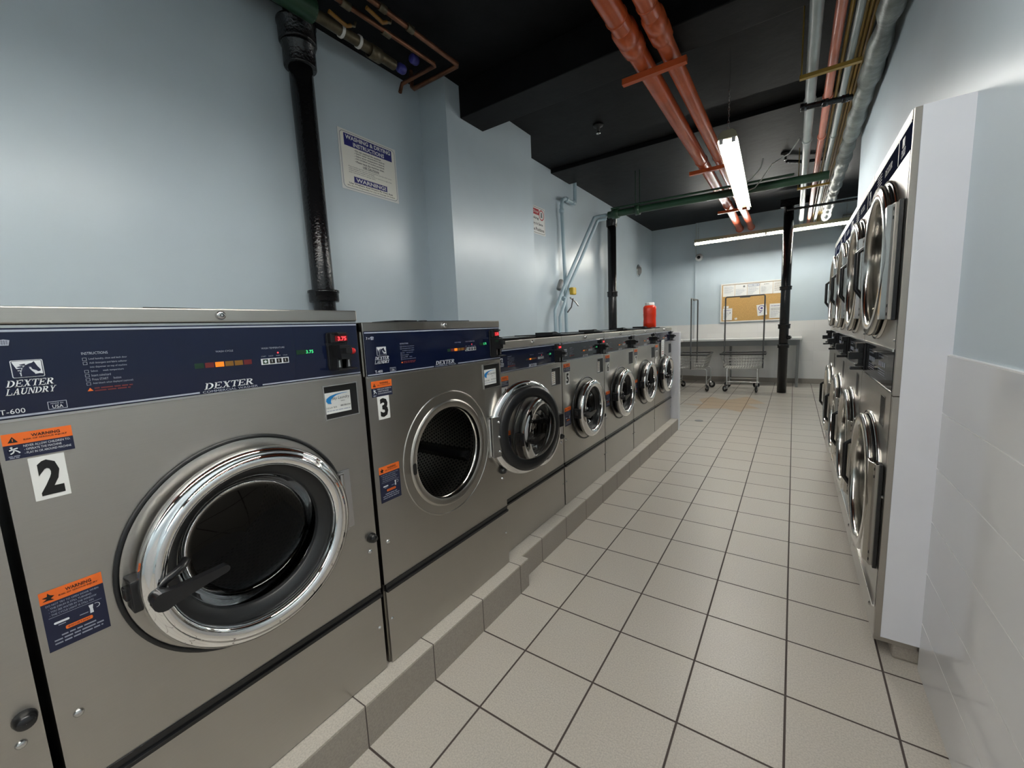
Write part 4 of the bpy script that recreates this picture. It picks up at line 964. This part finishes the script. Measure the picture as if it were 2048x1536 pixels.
# notice board
r = thing('notice_board', 'cork notice board with pale frame on the back wall behind the black pipe', 'notice board', (-1.325, YB-.055, 1.278), -PI/2)
w, h = 1.19, .815
b = MB(); b.box((.001, .012, .012), (.014, w-.012, h-.012), 'cork'); b.build('cork_panel', r)
b = MB(); t = .026
b.box((0, 0, 0), (.024, t, h), 'alu'); b.box((0, w-t, 0), (.024, w, h), 'alu'); b.box((0, t, 0), (.024, w-t, t), 'alu'); b.box((0, t, h-t), (.024, w-t, h), 'alu'); b.build('frame', r, bevel=.002)
NB = (-1.325, YB-.055, 1.278)
def sheet(label, y, z, ww, hh, fn, tilt=0, curl=.004, grp='papers pinned to the cork notice board', lift=.0146):
    o = (NB[0]+y, NB[1]-lift, NB[2]+z)
    rr = thing('notice_paper', label, 'paper', o, -PI/2, grp); b = MB(Matrix.Rotation(tilt, 4, 'X'))
    n = 6; vs = []; fs = []
    for i in range(n+1):
        for j in range(n+1): vs.append((.0006+curl*((1-i/n)**3)*(j/n)**2*4, ww*j/n, hh*i/n))
    for i in range(n):
        for j in range(n): a = i*(n+1)+j; fs.append((a, a+1, a+n+2, a+n+1))
    b.add(vs, fs, 'paper', True); b.build('sheet', rr)
    b = MB(Matrix.Rotation(tilt, 4, 'X')); fn(b, ww, hh); b.build('print', rr)
def lines(n, y0=.1, y1=.9, top=.8, k='dim', hgt=.035, x=.003):
    def f(b, w, h):
        for i in range(n): b.scribble(w*y0, h*(top-.09*i), w*(y1-y0)*(1 if i % 3 else .8), h*hgt, k, x, i)
    return f
def p_head(b, w, h):
    b.rect(w*.03, h*.74, w*.97, h*.95, 'line', .003); b.scribble(w*.08, h*.80, w*.84, h*.11, 'paper', .0034, 3); lines(7, .08, .9, .62, 'line')(b, w, h)
def p_seal(b, w, h):
    b.disc(w*.75, h*.80, w*.09, 'tablegrey', .003, 14); lines(6, .08, .9, .55, 'line')(b, w, h)
def p_photo(b, w, h):
    b.rect(w*.05, h*.1, w*.95, h*.72, 'whiteplastic', .003); b.scribble(w*.3, h*.83, w*.4, h*.05, 'tablegrey', .003, 2); lines(5, .1, .5, .6, 'line')(b, w, h)
sheet('white notice at the left end of the top row on the cork board', .045, .545, .222, .235, lines(7, .1, .9, .84, 'line'))
sheet('second white notice of the top row, with a dark seal', .272, .545, .222, .235, p_seal)
sheet('third white notice of the top row, with a grey heading block', .499, .545, .222, .235, p_head)
sheet('fourth white notice of the top row, with a large pale picture', .726, .545, .222, .235, p_photo)
sheet('fifth white notice of the top row, nearest the black pipe', .953, .545, .20, .235, lines(8, .12, .9, .86, 'dimorange', .03))
sheet('white letter pinned low at the left side of the cork board', .050, .045, .180, .250, lambda b, w, h: (lines(6, .1, .8, .62, 'dim')(b, w, h), b.disc(w*.78, h*.62, w*.07, 'tablegrey', .003, 10), b.scribble(w*.12, h*.80, w*.7, h*.05, 'purple', .003, 4)), 0, .008)
sheet('small white slip above the letter at the left of the cork board', .065, .302, .095, .045, lines(1, .2, .7, .4, 'tablegrey', .3))
sheet('tilted flyer with a purple ring symbol on the cork board', .700, .105, .170, .225, lambda b, w, h: (b.ringdecal(w*.5, h*.66, w*.28, w*.35, 'purple', .003), b.disc(w*.5, h*.66, w*.13, 'purple', .003, 14), b.rect(w*.47, h*.30, w*.53, h*.45, 'purple', .003), b.rect(w*.2, h*.25, w*.5, h*.32, 'purple', .003), b.rect(w*.3, h*.37, w*.7, h*.40, 'purple', .003)), .12, .010)
sheet('white page with black text lines at the lower right of the cork board', .905, .050, .230, .290, lambda b, w, h: (b.scribble(w*.1, h*.84, w*.75, h*.04, 'purple', .003, 1), b.scribble(w*.1, h*.66, w*.8, h*.035, 'tablegrey', .003, 2), b.scribble(w*.1, h*.57, w*.8, h*.035, 'tablegrey', .003, 3), lines(5, .1, .85, .45, 'line')(b, w, h)))
sheet('tiny torn scrap of paper low in the middle of the cork board', .285, .045, .045, .040, lines(1, .2, .7, .4, 'dimorange', .2), .2)

# ---------------------------------------------------------------- folding tables
def table(label, x0, y0, x1, y1, legs, aprons):
    r = thing('folding_table', label, 'table', (x0, y0, 0)); w, d = x1-x0, y1-y0
    b = MB(); b.box((0, 0, .905), (w, d, .945), 'laminate'); b.build('table_top', r, bevel=.006)
    b = MB()
    for a in aprons: b.box((a[0]-x0, a[1]-y0, .80), (a[2]-x0, a[3]-y0, .905), 'tablegrey')
    b.build('apron', r)
    for lx, ly in legs:
        b = MB(); b.box((lx-x0-.022, ly-y0-.022, 0), (lx-x0+.022, ly-y0+.022, .905 if False else .80), 'tablegrey'); b.build('leg', r, bevel=.003)
    return r
ty = YB-.06
table('long pale folding table along the back wall', -2.70, 9.40, .145, ty-.002, ((.085, 9.44), (.085, 9.96), (-1.10, 9.96), (-2.6, 9.96)), ((-2.66, 9.425, .107, 9.455), (.063, 9.455, .107, 9.99), (-2.66, 9.455, -2.63, 9.99)))
table('pale folding table along the far left wall, meeting the back table in a corner', -2.76, 7.40, -1.95, 9.39, ((-2.0, 7.45), (-2.0, 8.30), (-2.0, 9.25), (-2.70, 7.45), (-2.70, 9.25)), ((-2.02, 7.43, -1.98, 9.30), (-2.72, 7.43, -2.02, 7.47)))

# ---------------------------------------------------------------- laundry carts
def cart(label, x, y, rz, wrot):
    r = thing('laundry_cart', label, 'cart', (x, y, 0), rz, 'wheeled wire laundry carts')
    A, B, a, c, z0, z1 = .365, .285, .285, .215, .43, .70
    b = MB()
    lerp = lambda t: (a+(A-a)*t, c+(B-c)*t, z0+(z1-z0)*t)
    for i in range(6):
        X_, Y_, z = lerp(i/5.); b.tube([(-X_, -Y_, z), (X_, -Y_, z), (X_, Y_, z), (-X_, Y_, z)], .0045, 'wire', 5, True)
    for i in range(15):
        u = -1+2*i/14.; b.tube([(u*A, -B, z1), (u*a, -c, z0), (u*a, c, z0), (u*A, B, z1)], .0028, 'wire', 4)
    for i in range(11):
        u = -1+2*i/10.; b.tube([(-A, u*B, z1), (-a, u*c, z0), (a, u*c, z0), (A, u*B, z1)], .0028, 'wire', 4)
    b.build('wire_basket', r)
    b = MB(); b.tube([(-A, -B, z1), (A, -B, z1), (A, B, z1), (-A, B, z1)], .014, 'darkgrey', 8, True); b.build('rim_bumper', r)
    b = MB()
    for s in (-1, 1):
        b.tube([(s*.245, -.27, .13), (s*.245, -.27, .40), (s*.245, -.24, .418), (s*.245, .24, .418), (s*.245, .27, .40), (s*.245, .27, .13)], .011, 'wire', 8)
        b.tube([(-.245, s*.27, .185), (.245, s*.27, .185)], .010, 'wire', 8)
        b.tube([(-.245, s*.20, .418), (.245, s*.20, .418)], .009, 'wire', 8)
    b.build('frame', r)
    b = MB(); zt = 1.755
    b.tube([(-.318, 0, .42), (-.318, 0, zt-.02), (-.300, 0, zt), (.300, 0, zt), (.318, 0, zt-.02), (.318, 0, .42)], .0125, 'post', 8)
    b.tube([(-.318, 0, .46), (-.29, 0, .43), (.29, 0, .43), (.318, 0, .46)], .006, 'wire', 6)
    hr = b.build('hanging_rack', r)
    b = MB(); b.box((-.085, -.012, zt-.030), (.085, .014, zt-.002), 'tablegrey'); b.build('rack_plate', hr, bevel=.002)
    k = 0
    for sx in (-1, 1):
        for sy in (-1, 1):
            q = MB(); q.lathe([(.001, .13), (.016, .13), (.016, .112), (.03, .110), (.03, .104), (.001, .104)], 'satin', axis='z', n=14)
            for s in (-.020, .020): q.box((-.045, s-.002, .055), (.012, s+.002, .106), 'satin')
            cs = q.build('caster', r, (sx*.245, sy*.27, 0), (0, 0, wrot[k]))
            q = MB(); q.lathe([(.040, -.012), (.056, -.012), (.062, -.006), (.062, .006), (.056, .012), (.040, .012)], 'rubber', (-.032, 0, .0622), 'y', 24)
            q.lathe([(.001, -.013), (.012, -.015), (.014, -.008), (.041, -.008), (.041, .008), (.014, .008), (.012, .015), (.001, .013)], 'satin', (-.032, 0, .0622), 'y', 24)
            q.build('wheel', cs); k += 1
cart('wire laundry cart with tall hanging rack standing in front of the cork notice board', -.762, 8.83, .03, (.9, .5, 1.35, -.5))
cart('wire laundry cart seen end on, half hidden by the low white partition', -1.605, 8.72, PI/2, (.6, -.4, 2.2, 1.0))

# ---------------------------------------------------------------- small things
r = thing('detergent_jug', 'orange red plastic jug standing on top of the far washers', 'jug', (-1.40, 4.945, 1.2845), .3)
b = MB(); q = []
def sup(w, d, n=28, e=3.2):
    return [(w*math.copysign(abs(math.cos(2*PI*i/n))**(2/e), math.cos(2*PI*i/n)), d*math.copysign(abs(math.sin(2*PI*i/n))**(2/e), math.sin(2*PI*i/n))) for i in range(n)]
rows = ((.066, .064, 0.0), (.072, .070, .008), (.072, .070, .06), (.069, .067, .10), (.072, .070, .14), (.073, .071, .215), (.070, .068, .238), (.055, .053, .252))
vs = []; fs = []
for w_, d_, z_ in rows: vs += [(a_, c_, z_) for a_, c_ in sup(w_, d_)]
n = 28
for i in range(len(rows)-1):
    for j in range(n): fs.append((i*n+j, i*n+(j+1) % n, (i+1)*n+(j+1) % n, (i+1)*n+j))
b.add(vs, fs, 'jug', True); b.add(vs, [tuple(range(n))[::-1], tuple(range((len(rows)-1)*n, len(rows)*n))], 'jug'); b.build('bottle', r)
b = MB(); b.lathe([(.052, .2525), (.054, .262), (.052, .282), (.047, .286), (.001, .286)], 'paper', axis='z', n=26); b.build('lid', r)
b = MB(); b.lathe([(.001, .0), (.052, .0), (.052, .003), (.046, .004), (.001, .004)], 'tablegrey', axis='z', n=28); d = tag(b.build('floor_drain', loc=(-1.008, 5.875, .0005)), 'round grey floor drain in the tiles beyond the washers', 'drain')
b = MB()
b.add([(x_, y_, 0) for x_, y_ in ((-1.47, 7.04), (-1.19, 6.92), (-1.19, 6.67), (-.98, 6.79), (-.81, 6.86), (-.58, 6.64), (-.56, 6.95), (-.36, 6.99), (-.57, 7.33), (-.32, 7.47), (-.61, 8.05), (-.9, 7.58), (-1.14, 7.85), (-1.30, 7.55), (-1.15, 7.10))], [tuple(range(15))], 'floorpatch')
tag(b.build('floor_patch', loc=(0, 0, .0008)), 'faint orange star shaped patch on the floor tiles in front of the laundry carts', 'marking')  # orange tinted tile polygon laid just above the floor
r = thing('cable_box', 'grey ribbed box high on the back wall at the right', 'box', (.79, YB-.04, 3.02), -PI/2)
b = MB(); b.box((0, -.12, -.13), (.10, .12, .13), 'tablegrey'); b.build('case', r, bevel=.008)
b = MB(); [b.box((.10, -.12, -.10+.06*i), (.106, .12, -.085+.06*i), 'greypipe') for i in range(4)]; b.build('ribs', r)
b = MB(); b.rect(-.045, -.05, .045, .05, 'orange', .001); b.rect(-.03, -.03, .03, .03, 'paper', .0015); b.rect(-.02, -.012, .02, .012, 'orange', .002)
tag(b.build('warning_sticker', loc=(XR-.0005, 5.0, 2.12), rot=(0, 0, PI)), 'small orange sticker on the right wall above the farthest dryer', 'sticker')
